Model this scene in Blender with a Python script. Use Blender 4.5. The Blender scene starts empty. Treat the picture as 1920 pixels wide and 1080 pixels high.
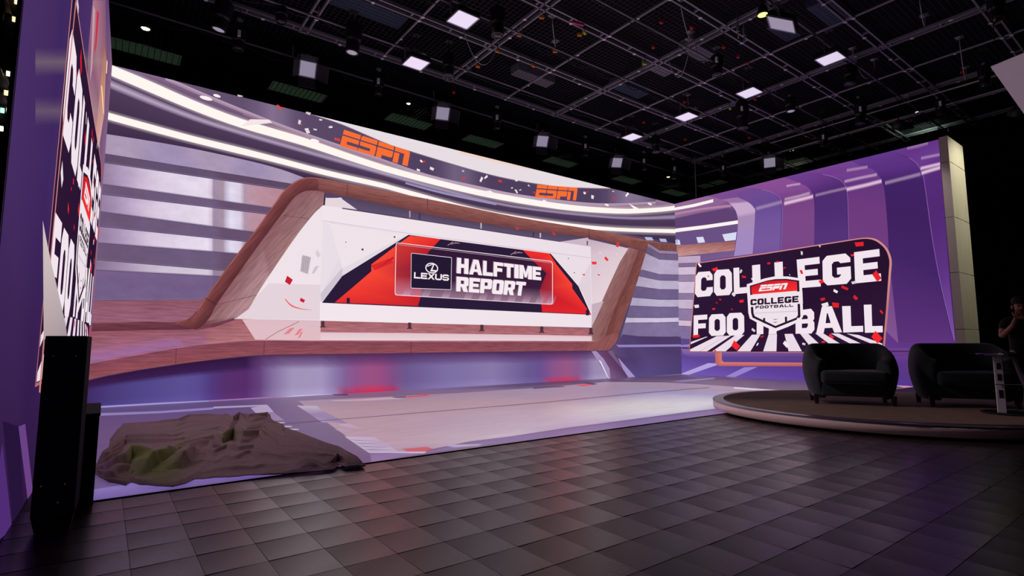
import bpy, bmesh, math, random
from mathutils import Vector, Matrix, noise
from mathutils.geometry import tessellate_polygon
random.seed(7)
PI = math.pi
scene = bpy.context.scene
COL = scene.collection

# ------------------------------------------------------------------ camera, world, exposure
FPX = 1013.79                                   # focal length in pixels of the 1920 px wide frame
CAM = Vector((-15.96754, -11.59866, 1.06896))
YAW, PITCH, ROLL = 0.644418, 0.102032, -0.001075


def cam_axes():
    cy, sy, cp, sp = math.cos(YAW), math.sin(YAW), math.cos(PITCH), math.sin(PITCH)
    f = Vector((sy * cp, cy * cp, sp)); r = Vector((cy, -sy, 0)); u = r.cross(f)
    c, s = math.cos(ROLL), math.sin(ROLL)
    return c * r + s * u, -s * r + c * u, f


AX_R, AX_U, AX_F = cam_axes()
cd = bpy.data.cameras.new('camera'); cam = bpy.data.objects.new('camera', cd); COL.objects.link(cam)
cd.sensor_width = 36; cd.lens = FPX * 36 / 1920; cd.clip_end = 200; cd.clip_start = 0.02
cam.matrix_world = Matrix(((AX_R.x, AX_U.x, -AX_F.x, CAM.x), (AX_R.y, AX_U.y, -AX_F.y, CAM.y), (AX_R.z, AX_U.z, -AX_F.z, CAM.z), (0, 0, 0, 1)))
scene.camera = cam
w = bpy.data.worlds.new('world'); scene.world = w; w.use_nodes = True
w.node_tree.nodes['Background'].inputs[0].default_value = (0.5, 0.45, 0.6, 1)
w.node_tree.nodes['Background'].inputs[1].default_value = 0.0
vs = scene.view_settings
vs.view_transform = 'Standard'; vs.look = 'None'; vs.gamma = 1; vs.exposure = 0.0; vs.use_curve_mapping = False


def ray(x, y):
    return AX_R * ((x - 960) / FPX) - AX_U * ((y - 540) / FPX) + AX_F


def onz(x, y, z=0.0):
    d = ray(x, y); return CAM + d * ((z - CAM.z) / d.z)


def project(P):
    q = Vector(P) - CAM; d = q.dot(AX_F)
    return (960 + FPX * q.dot(AX_R) / d, 540 - FPX * q.dot(AX_U) / d, d)


# ------------------------------------------------------------------ materials
def lin(c):
    c = c / 255.0
    return c / 12.92 if c <= 0.04045 else ((c + 0.055) / 1.055) ** 2.4


def L3(c):
    return (lin(c[0]), lin(c[1]), lin(c[2]), 1.0)


MATS = {}


def mat(name, col, rough=0.6, metal=0.0, nscale=0.0, namt=0.25, bump=0.0, emit=None, estr=0.0, spec=0.5, stretch=(1, 1, 1), sheen=0.0):
    if name in MATS:
        return MATS[name]
    m = bpy.data.materials.new(name); m.use_nodes = True
    nt = m.node_tree; b = nt.nodes['Principled BSDF']
    b.inputs['Base Color'].default_value = L3(col)
    b.inputs['Roughness'].default_value = rough; b.inputs['Metallic'].default_value = metal
    b.inputs['Specular IOR Level'].default_value = spec
    if sheen:
        b.inputs['Sheen Weight'].default_value = sheen
    if emit:
        b.inputs['Emission Color'].default_value = L3(emit); b.inputs['Emission Strength'].default_value = estr
    if nscale:
        tc = nt.nodes.new('ShaderNodeTexCoord'); mp = nt.nodes.new('ShaderNodeMapping'); mp.inputs['Scale'].default_value = stretch
        nz = nt.nodes.new('ShaderNodeTexNoise'); nz.inputs['Scale'].default_value = nscale; nz.inputs['Detail'].default_value = 5
        nt.links.new(tc.outputs['Object'], mp.inputs['Vector']); nt.links.new(mp.outputs['Vector'], nz.inputs['Vector'])
        cr = nt.nodes.new('ShaderNodeMix'); cr.data_type = 'RGBA'
        lo = tuple(max(0, x * (1 - namt)) for x in L3(col)[:3]) + (1,); hi = tuple(min(1, x * (1 + namt)) for x in L3(col)[:3]) + (1,)
        cr.inputs[6].default_value = lo; cr.inputs[7].default_value = hi
        nt.links.new(nz.outputs['Fac'], cr.inputs[0]); nt.links.new(cr.outputs[2], b.inputs['Base Color'])
        if bump:
            bp = nt.nodes.new('ShaderNodeBump'); bp.inputs['Strength'].default_value = bump; bp.inputs['Distance'].default_value = 0.01
            nt.links.new(nz.outputs['Fac'], bp.inputs['Height']); nt.links.new(bp.outputs['Normal'], b.inputs['Normal'])
    MATS[name] = m
    return m


def screen_mat(name, strength=1.0, soft=False, nz=None, amt=0.0, glossy=False, turn=0.0):
    """light given off by an LED picture: colour comes from the picture's own colour attribute"""
    m = bpy.data.materials.new(name); m.use_nodes = True; nt = m.node_tree; nt.nodes.clear()
    out = nt.nodes.new('ShaderNodeOutputMaterial'); at = nt.nodes.new('ShaderNodeAttribute'); at.attribute_name = 'Col'
    col = at.outputs['Color']
    if nz:
        tc = nt.nodes.new('ShaderNodeTexCoord'); mp = nt.nodes.new('ShaderNodeMapping'); mp.inputs['Scale'].default_value = nz
        n = nt.nodes.new('ShaderNodeTexNoise'); n.inputs['Scale'].default_value = 1.0; n.inputs['Detail'].default_value = 6; n.inputs['Roughness'].default_value = 0.6
        mr = nt.nodes.new('ShaderNodeMapRange'); mr.inputs['From Min'].default_value = 0.25; mr.inputs['From Max'].default_value = 0.75
        mr.inputs['To Min'].default_value = 1 - amt; mr.inputs['To Max'].default_value = 1 + amt
        vm = nt.nodes.new('ShaderNodeVectorMath'); vm.operation = 'SCALE'
        vr = nt.nodes.new('ShaderNodeVectorRotate'); vr.rotation_type = 'Y_AXIS'; vr.inputs['Angle'].default_value = turn
        nt.links.new(tc.outputs['Object'], vr.inputs['Vector']); nt.links.new(vr.outputs['Vector'], mp.inputs['Vector']); nt.links.new(mp.outputs['Vector'], n.inputs['Vector'])
        nt.links.new(n.outputs['Fac'], mr.inputs['Value']); nt.links.new(col, vm.inputs[0]); nt.links.new(mr.outputs['Result'], vm.inputs['Scale'])
        col = vm.outputs['Vector']
    em = nt.nodes.new('ShaderNodeEmission'); em.inputs['Strength'].default_value = strength; nt.links.new(col, em.inputs['Color'])
    sh = em.outputs[0]
    if glossy:
        gl = nt.nodes.new('ShaderNodeBsdfPrincipled'); gl.inputs['Base Color'].default_value = (0.02, 0.018, 0.022, 1); gl.inputs['Roughness'].default_value = 0.4
        ad = nt.nodes.new('ShaderNodeAddShader'); nt.links.new(sh, ad.inputs[0]); nt.links.new(gl.outputs[0], ad.inputs[1]); sh = ad.outputs[0]
    if soft:
        tr = nt.nodes.new('ShaderNodeBsdfTransparent'); mx = nt.nodes.new('ShaderNodeMixShader')
        nt.links.new(at.outputs['Alpha'], mx.inputs[0]); nt.links.new(tr.outputs[0], mx.inputs[1]); nt.links.new(sh, mx.inputs[2]); sh = mx.outputs[0]
    nt.links.new(sh, out.inputs['Surface'])
    return m


SM_PLAIN = screen_mat('led_picture')
SM_SOFT = screen_mat('led_picture_soft', soft=True)
SM_WOOD = screen_mat('led_picture_wood_grain', nz=(2.2, 2.2, 30), amt=0.36)
SM_WOODX = screen_mat('led_picture_wood_grain_leg', nz=(2.0, 2.0, 20), amt=0.34, turn=math.radians(52))
SM_MOTTLE = screen_mat('led_picture_mottled', nz=(3, 3, 5), amt=0.10)
SM_FLOOR = screen_mat('led_floor_picture', nz=(1.6, 14, 1), amt=0.14, glossy=True)
SM_FLOORSOFT = screen_mat('led_floor_picture_soft', soft=True)

BLACK = mat('black_metal', (13, 12, 14), 0.45)
MATTE = mat('matte_black', (7, 7, 8), 0.9)
STEEL = mat('dark_grey_steel', (150, 146, 160), 0.45, 0.2, 20, 0.15)
PIPE = mat('grey_pipe', (150, 146, 160), 0.35, 0.6)
WHITE = mat('white_paint', (225, 222, 228), 0.5)
TAG = mat('white_tag', (235, 235, 240), 0.6)
GLASSY = mat('dark_lens', (30, 30, 36), 0.08, 0.0)
WIRE = mat('mesh_wire', (72, 72, 86), 0.6, 0.3)


# ------------------------------------------------------------------ object helpers
def link(name, me, m=None, parent=None):
    o = bpy.data.objects.new(name, me); COL.objects.link(o)
    if m is not None and me is not None and not me.materials:
        me.materials.append(m)
    if parent is not None:
        o.parent = parent
    return o


def tag(o, label=None, cat=None, group=None, kind=None):
    if label: o['label'] = label
    if cat: o['category'] = cat
    if group: o['group'] = group
    if kind: o['kind'] = kind
    return o


def empty(name, loc=(0, 0, 0), rot=(0, 0, 0)):
    o = bpy.data.objects.new(name, None); COL.objects.link(o); o.location = loc; o.rotation_euler = rot; o.empty_display_size = 0.1
    return o


def mesh(bm, name='m', smooth=False):
    me = bpy.data.meshes.new(name)
    bm.normal_update()
    bm.to_mesh(me); bm.free()
    if smooth:
        me.polygons.foreach_set('use_smooth', [True] * len(me.polygons))
    return me


def box(bm, c, s, rot=None):
    r = bmesh.ops.create_cube(bm, size=1.0)
    M = Matrix.Translation(c) @ (rot.to_4x4() if rot else Matrix()) @ Matrix.Diagonal((s[0], s[1], s[2], 1))
    bmesh.ops.transform(bm, matrix=M, verts=r['verts'])
    return r['verts']


def bar(bm, a, b, wd, ht=None):
    a, b = Vector(a), Vector(b); d = b - a
    q = d.to_track_quat('Y', 'Z')
    box(bm, (a + b) / 2, (wd, d.length, ht or wd), q.to_matrix())


def tube(bm, a, b, r, seg=8, r2=None, caps=True):
    a, b = Vector(a), Vector(b); d = b - a
    q = d.to_track_quat('Z', 'Y').to_matrix().to_4x4()
    M = Matrix.Translation((a + b) / 2) @ q
    bmesh.ops.create_cone(bm, cap_ends=caps, segments=seg, radius1=r, radius2=r if r2 is None else r2, depth=d.length, matrix=M)


def lathe(bm, prof, seg=20, M=None):
    rings = []
    for (r, z) in prof:
        ring = []
        for k in range(seg):
            a = 2 * PI * k / seg
            v = Vector((r * math.cos(a), r * math.sin(a), z))
            ring.append(bm.verts.new(M @ v if M else v))
        rings.append(ring)
    for i in range(len(rings) - 1):
        for k in range(seg):
            bm.faces.new((rings[i][k], rings[i][(k + 1) % seg], rings[i + 1][(k + 1) % seg], rings[i + 1][k]))
    if prof[0][0] > 1e-4: bm.faces.new(list(reversed(rings[0])))
    if prof[-1][0] > 1e-4: bm.faces.new(rings[-1])


def path_tube(bm, pts, r, seg=5):
    rings = []
    pts = [Vector(p) for p in pts]
    for i, p in enumerate(pts):
        d = (pts[min(i + 1, len(pts) - 1)] - pts[max(i - 1, 0)]).normalized()
        q = d.to_track_quat('Z', 'Y').to_matrix()
        rings.append([bm.verts.new(p + q @ Vector((r * math.cos(2 * PI * k / seg), r * math.sin(2 * PI * k / seg), 0))) for k in range(seg)])
    for i in range(len(rings) - 1):
        for k in range(seg):
            bm.faces.new((rings[i][k], rings[i][(k + 1) % seg], rings[i + 1][(k + 1) % seg], rings[i + 1][k]))
    bm.faces.new(list(reversed(rings[0]))); bm.faces.new(rings[-1])


def bevel_mod(o, wd=0.01, seg=2):
    md = o.modifiers.new('bevel', 'BEVEL'); md.width = wd; md.segments = seg; md.limit_method = 'ANGLE'
    return o


def part(name, build, m, parent, smooth=False):
    bm = bmesh.new(); build(bm)
    return link(name, mesh(bm, name, smooth), m, parent)


# ------------------------------------------------------------------ LED picture painter (flat pictures on flat screens)
def cr(pts, n=8):
    """smooth curve through points"""
    out = []
    P = [pts[0]] + list(pts) + [pts[-1]]
    for i in range(1, len(P) - 2):
        p0, p1, p2, p3 = P[i - 1], P[i], P[i + 1], P[i + 2]
        for k in range(n):
            t = k / n
            out.append(tuple(0.5 * ((2 * p1[j]) + (-p0[j] + p2[j]) * t + (2 * p0[j] - 5 * p1[j] + 4 * p2[j] - p3[j]) * t * t + (-p0[j] + 3 * p1[j] - 3 * p2[j] + p3[j]) * t ** 3) for j in range(len(p1))))
    out.append(tuple(pts[-1]))
    return out


def clip_convex(poly, cl):
    def area(p): return sum(p[i][0] * p[(i + 1) % len(p)][1] - p[(i + 1) % len(p)][0] * p[i][1] for i in range(len(p)))
    if area(cl) < 0: cl = cl[::-1]
    out = list(poly)
    for i in range(len(cl)):
        a, b = cl[i], cl[(i + 1) % len(cl)]
        inp, out = out, []
        side = lambda p: (b[0] - a[0]) * (p[1] - a[1]) - (b[1] - a[1]) * (p[0] - a[0])
        for k in range(len(inp)):
            p, q = inp[k], inp[(k + 1) % len(inp)]
            sp, sq = side(p), side(q)
            if sp >= 0: out.append(p)
            if sp * sq < 0:
                t = sp / (sp - sq); out.append((p[0] + (q[0] - p[0]) * t, p[1] + (q[1] - p[1]) * t))
        if not out: return []
    return out


class Screen:
    """a flat LED picture: shapes are laid out in metres on the screen's own plane"""
    STEP = 0.0005
    tint = (1.03, 0.97, 0.95)                       # the walls' white balance leans slightly warm

    def __init__(self, root, origin, U, V, N, offset=0.004):
        self.root, self.o, self.U, self.V, self.N = root, Vector(origin), Vector(U), Vector(V), Vector(N)
        self.parts = {}; self.layer = 0; self.offset = offset; self.cur = None
        self.remap = None; self.lim = None

    def uv(self, p):
        """where the line of sight through a point of the photograph meets this flat screen"""
        d = ray(*p); t = (self.o - CAM).dot(self.N) / d.dot(self.N)
        q = CAM + d * t - self.o
        return (q.dot(self.U), q.dot(self.V))

    def P(self, p, local):
        if not local:
            p = self.remap(p) if self.remap else self.uv(p)
        return p

    def begin(self, name, m=None, label=None, soft=None):
        if name not in self.parts:
            self.parts[name] = dict(v=[], f=[], c=[], m=m or SM_PLAIN, label=label, soft=[], softmat=soft or SM_SOFT)
        self.cur = self.parts[name]

    def _emit(self, uvs, cols, faces):
        d = self.cur; base = len(d['v']); h = self.offset + self.layer * self.STEP
        for (u, v) in uvs:
            if self.lim: u = min(max(u, self.lim[0]), self.lim[1]); v = min(max(v, self.lim[2]), self.lim[3])
            d['v'].append(self.o + self.U * u + self.V * v + self.N * h)
        for c in cols:
            a = c[3] if len(c) > 3 else 1.0
            d['c'].append((lin(c[0]) * self.tint[0], lin(c[1]) * self.tint[1], lin(c[2]) * self.tint[2], a))
        for f in faces:
            d['f'].append(tuple(base + i for i in f))
            d['soft'].append(any((len(cols[i]) > 3) for i in f))

    def poly(self, pts, col, holes=(), local=False, bump=True):
        loops = [[self.P(p, local) for p in pts]] + [[self.P(p, local) for p in h] for h in holes]
        uvs = [q for l in loops for q in l]
        tris = tessellate_polygon([[Vector((q[0], q[1], 0)) for q in l] for l in loops])
        cols = list(col) if isinstance(col, list) else [col] * len(uvs)
        if bump: self.layer += 1
        self._emit(uvs, cols, tris)

    def strip(self, top, bot, ctop, cbot=None, local=False, bump=True):
        """ribbon between two curves; colours are one value or one per station"""
        n = len(top)
        ct = ctop if isinstance(ctop, list) else [ctop] * n
        cb = (cbot if isinstance(cbot, list) else [cbot] * n) if cbot is not None else ct
        if bump: self.layer += 1
        uvs = [self.P(p, local) for p in top] + [self.P(p, local) for p in bot]
        self._emit(uvs, list(ct) + list(cb), [(i, i + 1, n + i + 1, n + i) for i in range(n - 1)])

    def grid(self, rows, cols, local=False):
        self.layer += 1
        n = len(rows[0]); uvs = [self.P(p, local) for r in rows for p in r]; cc = [c for r in cols for c in r]
        self._emit(uvs, cc, [(j * n + i, j * n + i + 1, (j + 1) * n + i + 1, (j + 1) * n + i) for j in range(len(rows) - 1) for i in range(n - 1)])

    def line(self, pts, wd, col):
        """thin line, width in picture points"""
        out = []
        for i, p in enumerate(pts):
            a, b = pts[max(i - 1, 0)], pts[min(i + 1, len(pts) - 1)]
            dx, dy = b[0] - a[0], b[1] - a[1]; l = math.hypot(dx, dy) or 1
            out.append((p, (-dy / l * wd / 2, dx / l * wd / 2)))
        self.strip([(p[0] + n[0], p[1] + n[1]) for p, n in out], [(p[0] - n[0], p[1] - n[1]) for p, n in out], col)

    def finish(self):
        for name, d in self.parts.items():
            if not d['v']: continue
            me = bpy.data.meshes.new(name); inv = self.root.matrix_world.inverted()
            me.from_pydata([inv @ v for v in d['v']], [], d['f'])
            at = me.color_attributes.new('Col', 'FLOAT_COLOR', 'POINT')
            at.data.foreach_set('color', [x for c in d['c'] for x in c])
            me.materials.append(d['m']); me.materials.append(d['softmat'])
            me.polygons.foreach_set('material_index', [1 if s else 0 for s in d['soft']])
            o = link(name, me, None, self.root)
            if d['label']: o['label'] = d['label']


# ------------------------------------------------------------------ block lettering
def glyph(ch, w=0.3, h=0.2, c=0.14):
    i = 1 - w; k = 1 - h; d = c * 0.5
    G = {
        'C': [([(c, 0), (1 - c, 0), (1, c), (1, .36), (i, .36), (i, h + d), (i - d, h), (w + d, h), (w, h + d), (w, k - d), (w + d, k), (i - d, k), (i, k - d), (i, .64), (1, .64), (1, 1 - c), (1 - c, 1), (c, 1), (0, 1 - c), (0, c)], [])],
        'G': [([(c, 0), (1 - c, 0), (1, c), (1, .56), (.52, .56), (.52, .56 - h), (i, .56 - h), (i, h + d), (i - d, h), (w + d, h), (w, h + d), (w, k - d), (w + d, k), (i - d, k), (i, k - d), (i, .7), (1, .7), (1, 1 - c), (1 - c, 1), (c, 1), (0, 1 - c), (0, c)], [])],
        'O': [([(c, 0), (1 - c, 0), (1, c), (1, 1 - c), (1 - c, 1), (c, 1), (0, 1 - c), (0, c)], [[(w + d, h), (i - d, h), (i, h + d), (i, k - d), (i - d, k), (w + d, k), (w, k - d), (w, h + d)]])],
        'L': [([(0, 0), (1, 0), (1, h), (w, h), (w, 1), (0, 1)], [])],
        'E': [([(0, 0), (1, 0), (1, h), (w, h), (w, .5 - h * .45), (.9, .5 - h * .45), (.9, .5 + h * .45), (w, .5 + h * .45), (w, k), (1, k), (1, 1), (0, 1)], [])],
        'F': [([(0, 0), (w, 0), (w, .36), (.9, .36), (.9, .36 + h), (w, .36 + h), (w, k), (1, k), (1, 1), (0, 1)], [])],
        'H': [([(0, 0), (w, 0), (w, .5 - h / 2), (i, .5 - h / 2), (i, 0), (1, 0), (1, 1), (i, 1), (i, .5 + h / 2), (w, .5 + h / 2), (w, 1), (0, 1)], [])],
        'I': [([(0, 0), (1, 0), (1, 1), (0, 1)], [])],
        'T': [([(.5 - w / 2, 0), (.5 + w / 2, 0), (.5 + w / 2, k), (1, k), (1, 1), (0, 1), (0, k), (.5 - w / 2, k)], [])],
        'M': [([(0, 0), (w * .85, 0), (w * .85, .58), (.42, .12), (.58, .12), (1 - w * .85, .58), (1 - w * .85, 0), (1, 0), (1, 1), (1 - w * .9, 1), (.5, .46), (w * .9, 1), (0, 1)], [])],
        'A': [([(0, 0), (.29, 0), (.35, .19), (.65, .19), (.71, 0), (1, 0), (.7, 1), (.3, 1)], [[(.40, .37), (.60, .37), (.52, .74), (.48, .74)]])],
        'B': [([(0, 0), (1 - c, 0), (1, c), (1, .44), (.93, .51), (1, .58), (1, 1 - c), (1 - c, 1), (0, 1)], [[(w, h), (i - d, h), (i, h + d), (i, .42), (w, .42)], [(w, .6), (i, .6), (i, k - d), (i - d, k), (w, k)]])],
        'P': [([(0, 0), (w, 0), (w, .3), (1 - c, .3), (1, .3 + c), (1, 1 - c), (1 - c, 1), (0, 1)], [[(w, .3 + h * .9), (i - d, .3 + h * .9), (i, .5 + d), (i, k - d), (i - d, k), (w, k)]])],
        'R': [([(0, 0), (w, 0), (w, .33), (.45, .33), (i - .02, 0), (1, 0), (.84, .36), (1, .46), (1, 1 - c), (1 - c, 1), (0, 1)], [[(w, .33 + h * .8), (i - d, .33 + h * .8), (i, .54), (i, k - d), (i - d, k), (w, k)]])],
        'S': [([(0, c), (c, 0), (1 - c, 0), (1, c), (1, .58 - c * .6), (1 - c, .58), (w, .58), (w, k), (i, k), (i, .72), (1, .72), (1, 1 - c), (1 - c, 1), (c, 1), (0, 1 - c), (0, .42 + c * .6), (c, .42), (i, .42), (i, h), (w, h), (w, .28), (0, .28)], [])],
        'U': [([(c, 0), (1 - c, 0), (1, c), (1, 1), (i, 1), (i, h), (w, h), (w, 1), (0, 1), (0, c)], [])],
        'X': [([(0, 0), (w, 0), (.5, .32), (i, 0), (1, 0), (.66, .5), (1, 1), (i, 1), (.5, .68), (w, 1), (0, 1), (.34, .5)], [])],
    }
    return G[ch]


ESPN = [
    [[(0, .72), (1.02, .72), (1.02, 1), (0, 1)], [(0, 0), (1, 0), (1, .2), (.34, .2), (.34, .38), (1, .38), (1, .64), (0, .64)]],
    [[(0, .72), (1, .72), (1, 1), (.1, 1), (0, .92)], [(0, .64), (.93, .64), (1, .56), (1, .08), (.92, 0), (-.04, 0), (-.04, .2), (.66, .2), (.66, .38), (.06, .38), (0, .44)]],
    [[(0, .72), (1, .72), (1, .9), (.92, 1), (0, 1)], [(0, .64), (1, .64), (1, .3), (.92, .22), (.34, .22), (.34, 0), (0, 0)]],
    [[(0, .72), (1, .72), (1, .88), (.9, 1), (0, 1)], [(0, 0), (.34, 0), (.34, .64), (0, .64)], [(.64, 0), (1, 0), (1, .73), (.64, .73)]],
]


def quad_map(scr, quad, local=False):
    TL, TR, BR, BL = [scr.P(q, local) for q in quad]
    def f(x, y):
        return tuple((BL[j] * (1 - x) + BR[j] * x) * (1 - y) + (TL[j] * (1 - x) + TR[j] * x) * y for j in (0, 1))
    return f


def text(scr, s, quad, col, gap=0.10, wid=None, shear=0.0, local=False, **kw):
    f = quad_map(scr, quad, local)
    wid = wid or {'I': 0.42, 'M': 1.28, 'A': 1.15, 'T': 0.95, 'L': 0.9, 'E': 0.9, 'F': 0.9}
    W = [wid.get(ch, 1.0) for ch in s]; tot = sum(W) + gap * (len(s) - 1); x0 = 0; first = True
    for ch, wd in zip(s, W):
        kk = dict(kw)
        if ch == 'I': kk['w'] = .3
        for outer, holes in glyph(ch, **kk):
            g = lambda p: f((x0 + p[0] * wd) / tot + shear * (p[1] - .5), p[1])
            scr.poly([g(p) for p in outer], col, [[g(p) for p in h] for h in holes], local=True, bump=first); first = False
        x0 += wd + gap


def espn(scr, quad, col, shear=0.03):
    f = quad_map(scr, quad); first = True
    for k, polys in enumerate(ESPN):
        for pl in polys:
            g = lambda p: f((k + p[0] * 0.93) / 3.95 + shear * (p[1] - .5), p[1])
            scr.poly([g(p) for p in pl], col, local=True, bump=first); first = False


def confetti(scr, Z, items, col, kinds=0):
    first = True
    for it in items:
        x, y, s = it[0], it[1], it[2]; h = it[3] if len(it) > 3 else s * random.uniform(.45, .8); a = random.uniform(-.5, .9)
        c, sn = math.cos(a), math.sin(a)
        q = [(-s / 2, -h / 2), (s / 2, -h * .35), (s * .45, h / 2), (-s * .4, h * .4)]
        kf = random.uniform(.86, 1.04); cc = tuple(max(0, min(255, v * kf)) for v in col)
        scr.poly([Z(x + p[0] * c - p[1] * sn, y + p[0] * sn + p[1] * c) for p in q], cc, bump=first); first = False


def zoomer(x0, y0, k):
    return lambda x, y: (x0 + x * k, y0 + y * k)


Z3 = zoomer(160, 100, 560 / 1920); Z4 = zoomer(600, 200, 700 / 1890); Z5 = zoomer(340, 320, 560 / 1920)
Z6 = zoomer(1240, 250, 620 / 1425); Z7 = zoomer(140, 560, 660 / 1876); Z8 = zoomer(700, 580, 700 / 1920)
Z9 = zoomer(720, 430, 400 / 1920); Z10 = zoomer(1280, 440, 420 / 1890); Z11 = zoomer(1000, 620, 340 / 1920)
Z12 = zoomer(160, 560, 360 / 1767); Z13 = zoomer(400, 720, 400 / 1920); Z14 = zoomer(60, 0, 160 / 524)
Z15 = zoomer(1560, 180, 360 / 1767)
mapz = lambda Z, pts: [Z(*p[:2]) for p in pts]

HW = 6.0; WID = 16.18; DEP = 7.66
# ================================================================== room shell
def slab(name, lo, hi, m, **kw):
    o = part(name, lambda bm: box(bm, [(a + b) / 2 for a, b in zip(lo, hi)], [b - a for a, b in zip(lo, hi)]), m, None)
    tag(o, kind='structure', **kw); return o


DARK = mat('black_drape', (5, 5, 6), 0.95, 0, 6, 0.4)
FLOORB = mat('dark_subfloor', (14, 12, 13), 0.6)
floor = slab('floor', (-21, -17, -0.12), (10, 7, -0.006), FLOORB)
slab('ceiling', (-21, -17, 9.6), (10, 7, 9.75), DARK)
slab('wall_back', (-21, 7, -0.12), (10, 7.2, 9.75), DARK)
slab('wall_right', (10, -17, -0.12), (10.2, 7.2, 9.75), DARK)
slab('wall_left', (-21.2, -17, -0.12), (-21, 7.2, 9.75), DARK)
slab('wall_front', (-21, -17.2, -0.12), (10, -17, 9.75), DARK)


# ================================================================== main LED wall
def led_cabinet(root, lo, hi):
    part('cabinet', lambda bm: box(bm, [(a + b) / 2 for a, b in zip(lo, hi)], [b - a for a, b in zip(lo, hi)]), BLACK, root)


def build_main():
    root = empty('video_wall', (0, 0, 0))
    tag(root, 'wide LED video wall showing the wood-framed HALFTIME REPORT stage set', 'video wall')
    led_cabinet(root, (-WID, 0, 0), (0.05, 0.14, HW))
    s = Screen(root, (0, 0, 0), (1, 0, 0), (0, 0, 1), (0, -1, 0)); s.lim = (-WID, 0, 0, HW)
    top = lambda x: (x, 120 + .2469 * (x - 200))
    B = 'ceiling_picture'
    s.begin(B)
    s.poly([(-WID, 0), (0, 0), (0, HW), (-WID, HW)], (84, 68, 102), local=True)
    # zone above the upper light strip
    b1t = cr([(196, 117), (280, 152), (364, 189), (452, 223), (568, 258), (660, 290), (748, 318), (896, 355.5), (1044, 381), (1155, 391), (1225, 390), (1266, 386)], 4)
    b1b = cr([(196, 137), (280, 173), (364, 208), (452, 240), (568, 273), (660, 303), (748, 329.6), (896, 366.5), (1044, 392), (1155, 400.5), (1225, 398), (1266, 394)], 4)
    n = len(b1t)
    tl = [(p[0], min(120 + .2469 * (p[0] - 200) - 6, p[1] - .5)) for p in b1t]
    lilac = [(132 + 20 * i / n, 106 + 16 * i / n, 142 + 14 * i / n) for i in range(n)]
    dk = [(92 + 40 * i / n, 74 + 30 * i / n, 106 + 30 * i / n) for i in range(n)]
    s.strip(tl, b1t, lilac, dk)
    # dark ring with lettering, its white upper field and the pale rim
    wt = cr([(540, 199), (590, 217), (641, 234), (720, 267.7), (767, 283.5), (896, 322), (970, 339), (1044, 350), (1100, 353), (1145, 354)], 4)
    rb = cr([(310, 148), (400, 187), (510, 231), (597, 262), (714, 301), (804, 331), (896, 352), (970, 367), (1081, 381), (1155, 384), (1229, 380)], 4)
    ring_top = [(p[0], 120 + .2469 * (p[0] - 200) - 7) for p in rb]
    m = len(rb)
    rc = [(104 - 26 * min(1, i / m * 2), 86 - 22 * min(1, i / m * 2), 118 - 22 * min(1, i / m * 2)) for i in range(m)]
    for i in range(m):                                     # the ring picks up soft vertical sheens
        k = max(0, math.cos((rb[i][0] - 860) / 55)) ** 6 * 36 + max(0, math.cos((rb[i][0] - 1170) / 40)) ** 4 * 40 * (rb[i][0] > 1050)
        rc[i] = (rc[i][0] + k, rc[i][1] + k, rc[i][2] + k)
    s.strip(ring_top, rb, rc)
    s.begin('bright_ceiling_picture')
    s.strip([(p[0], 120 + .2469 * (p[0] - 200) - 8) for p in wt], wt, [(240, 236, 244)] * 8 + [(228, 224, 232)] * (len(wt) - 8))
    s.line(wt, 1.6, (120, 104, 128))
    s.strip(cr([(860, 275), (930, 296), (1000, 312)], 3), cr([(860, 288), (930, 305), (1000, 319)], 3), (236, 214, 206))
    s.begin('ring_rim_picture')
    s.strip([(p[0], p[1] - 5 + 3 * i / m) for i, p in enumerate(rb)], [(p[0], p[1] + 3) for p in rb], (186, 164, 192), (150, 126, 152))
    s.line([(p[0], p[1] + 5) for p in rb[6:]], 1.2, (176, 132, 130))
    s.begin(B)
    # zone between the strips
    b2t = cr([(190, 208), (280, 233), (364, 256), (450, 277), (510, 292.5), (610, 319), (714, 342.7), (748, 352), (896, 391.5), (1044, 416), (1155, 427), (1266, 430)], 4)
    b2b = cr([(190, 221), (280, 246), (364, 268), (450, 289), (510, 303.5), (610, 329), (714, 352), (748, 361), (896, 400.5), (1044, 424), (1155, 433.5), (1266, 437)], 4)
    s.strip(b1b, b2t, [(84, 66, 98)] * n, [(66, 50, 80)] * n)
    gt = cr([(196, 144), (280, 180), (364, 214), (452, 243), (568, 277), (714, 319), (820, 350), (960, 384), (1150, 405), (1266, 402)], 4)
    gb = cr([(196, 163), (280, 197), (364, 228), (452, 255), (568, 288), (714, 329), (820, 358), (960, 390), (1150, 411), (1266, 412)], 4)
    gm = [((a[0] + b[0]) / 2, (a[1] + b[1]) / 2) for a, b in zip(gt, gb)]
    q = len(gt); gl = [(186 - 30 * i / q, 172 - 30 * i / q, 200 - 20 * i / q) for i in range(q)]
    s.strip(gt, gm, (96, 78, 108), gl); s.strip(gm, gb, gl, (84, 68, 100), bump=False)
    s.strip(cr([(760, 342), (830, 360), (930, 382)], 4), cr([(760, 345), (830, 364), (930, 385)], 4), (150, 150, 190))
    # dark soffit below the lower strip
    sof = cr([(190, 250), (300, 268), (400, 288), (500, 312), (568, 333), (650, 340), (822, 376), (970, 407), (1103, 428), (1180, 440), (1266, 456)], 4)
    b2x = cr([(190, 221), (300, 251), (400, 277), (500, 301), (568, 319), (650, 338), (822, 381), (970, 412), (1103, 429), (1180, 434), (1266, 437)], 4)
    s.strip([(p[0], p[1] - 1) for p in b2x], sof, (72, 55, 86), (62, 46, 76))
    s.begin('light_strip_picture', label='glowing white light strips sweeping across the picture')
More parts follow.
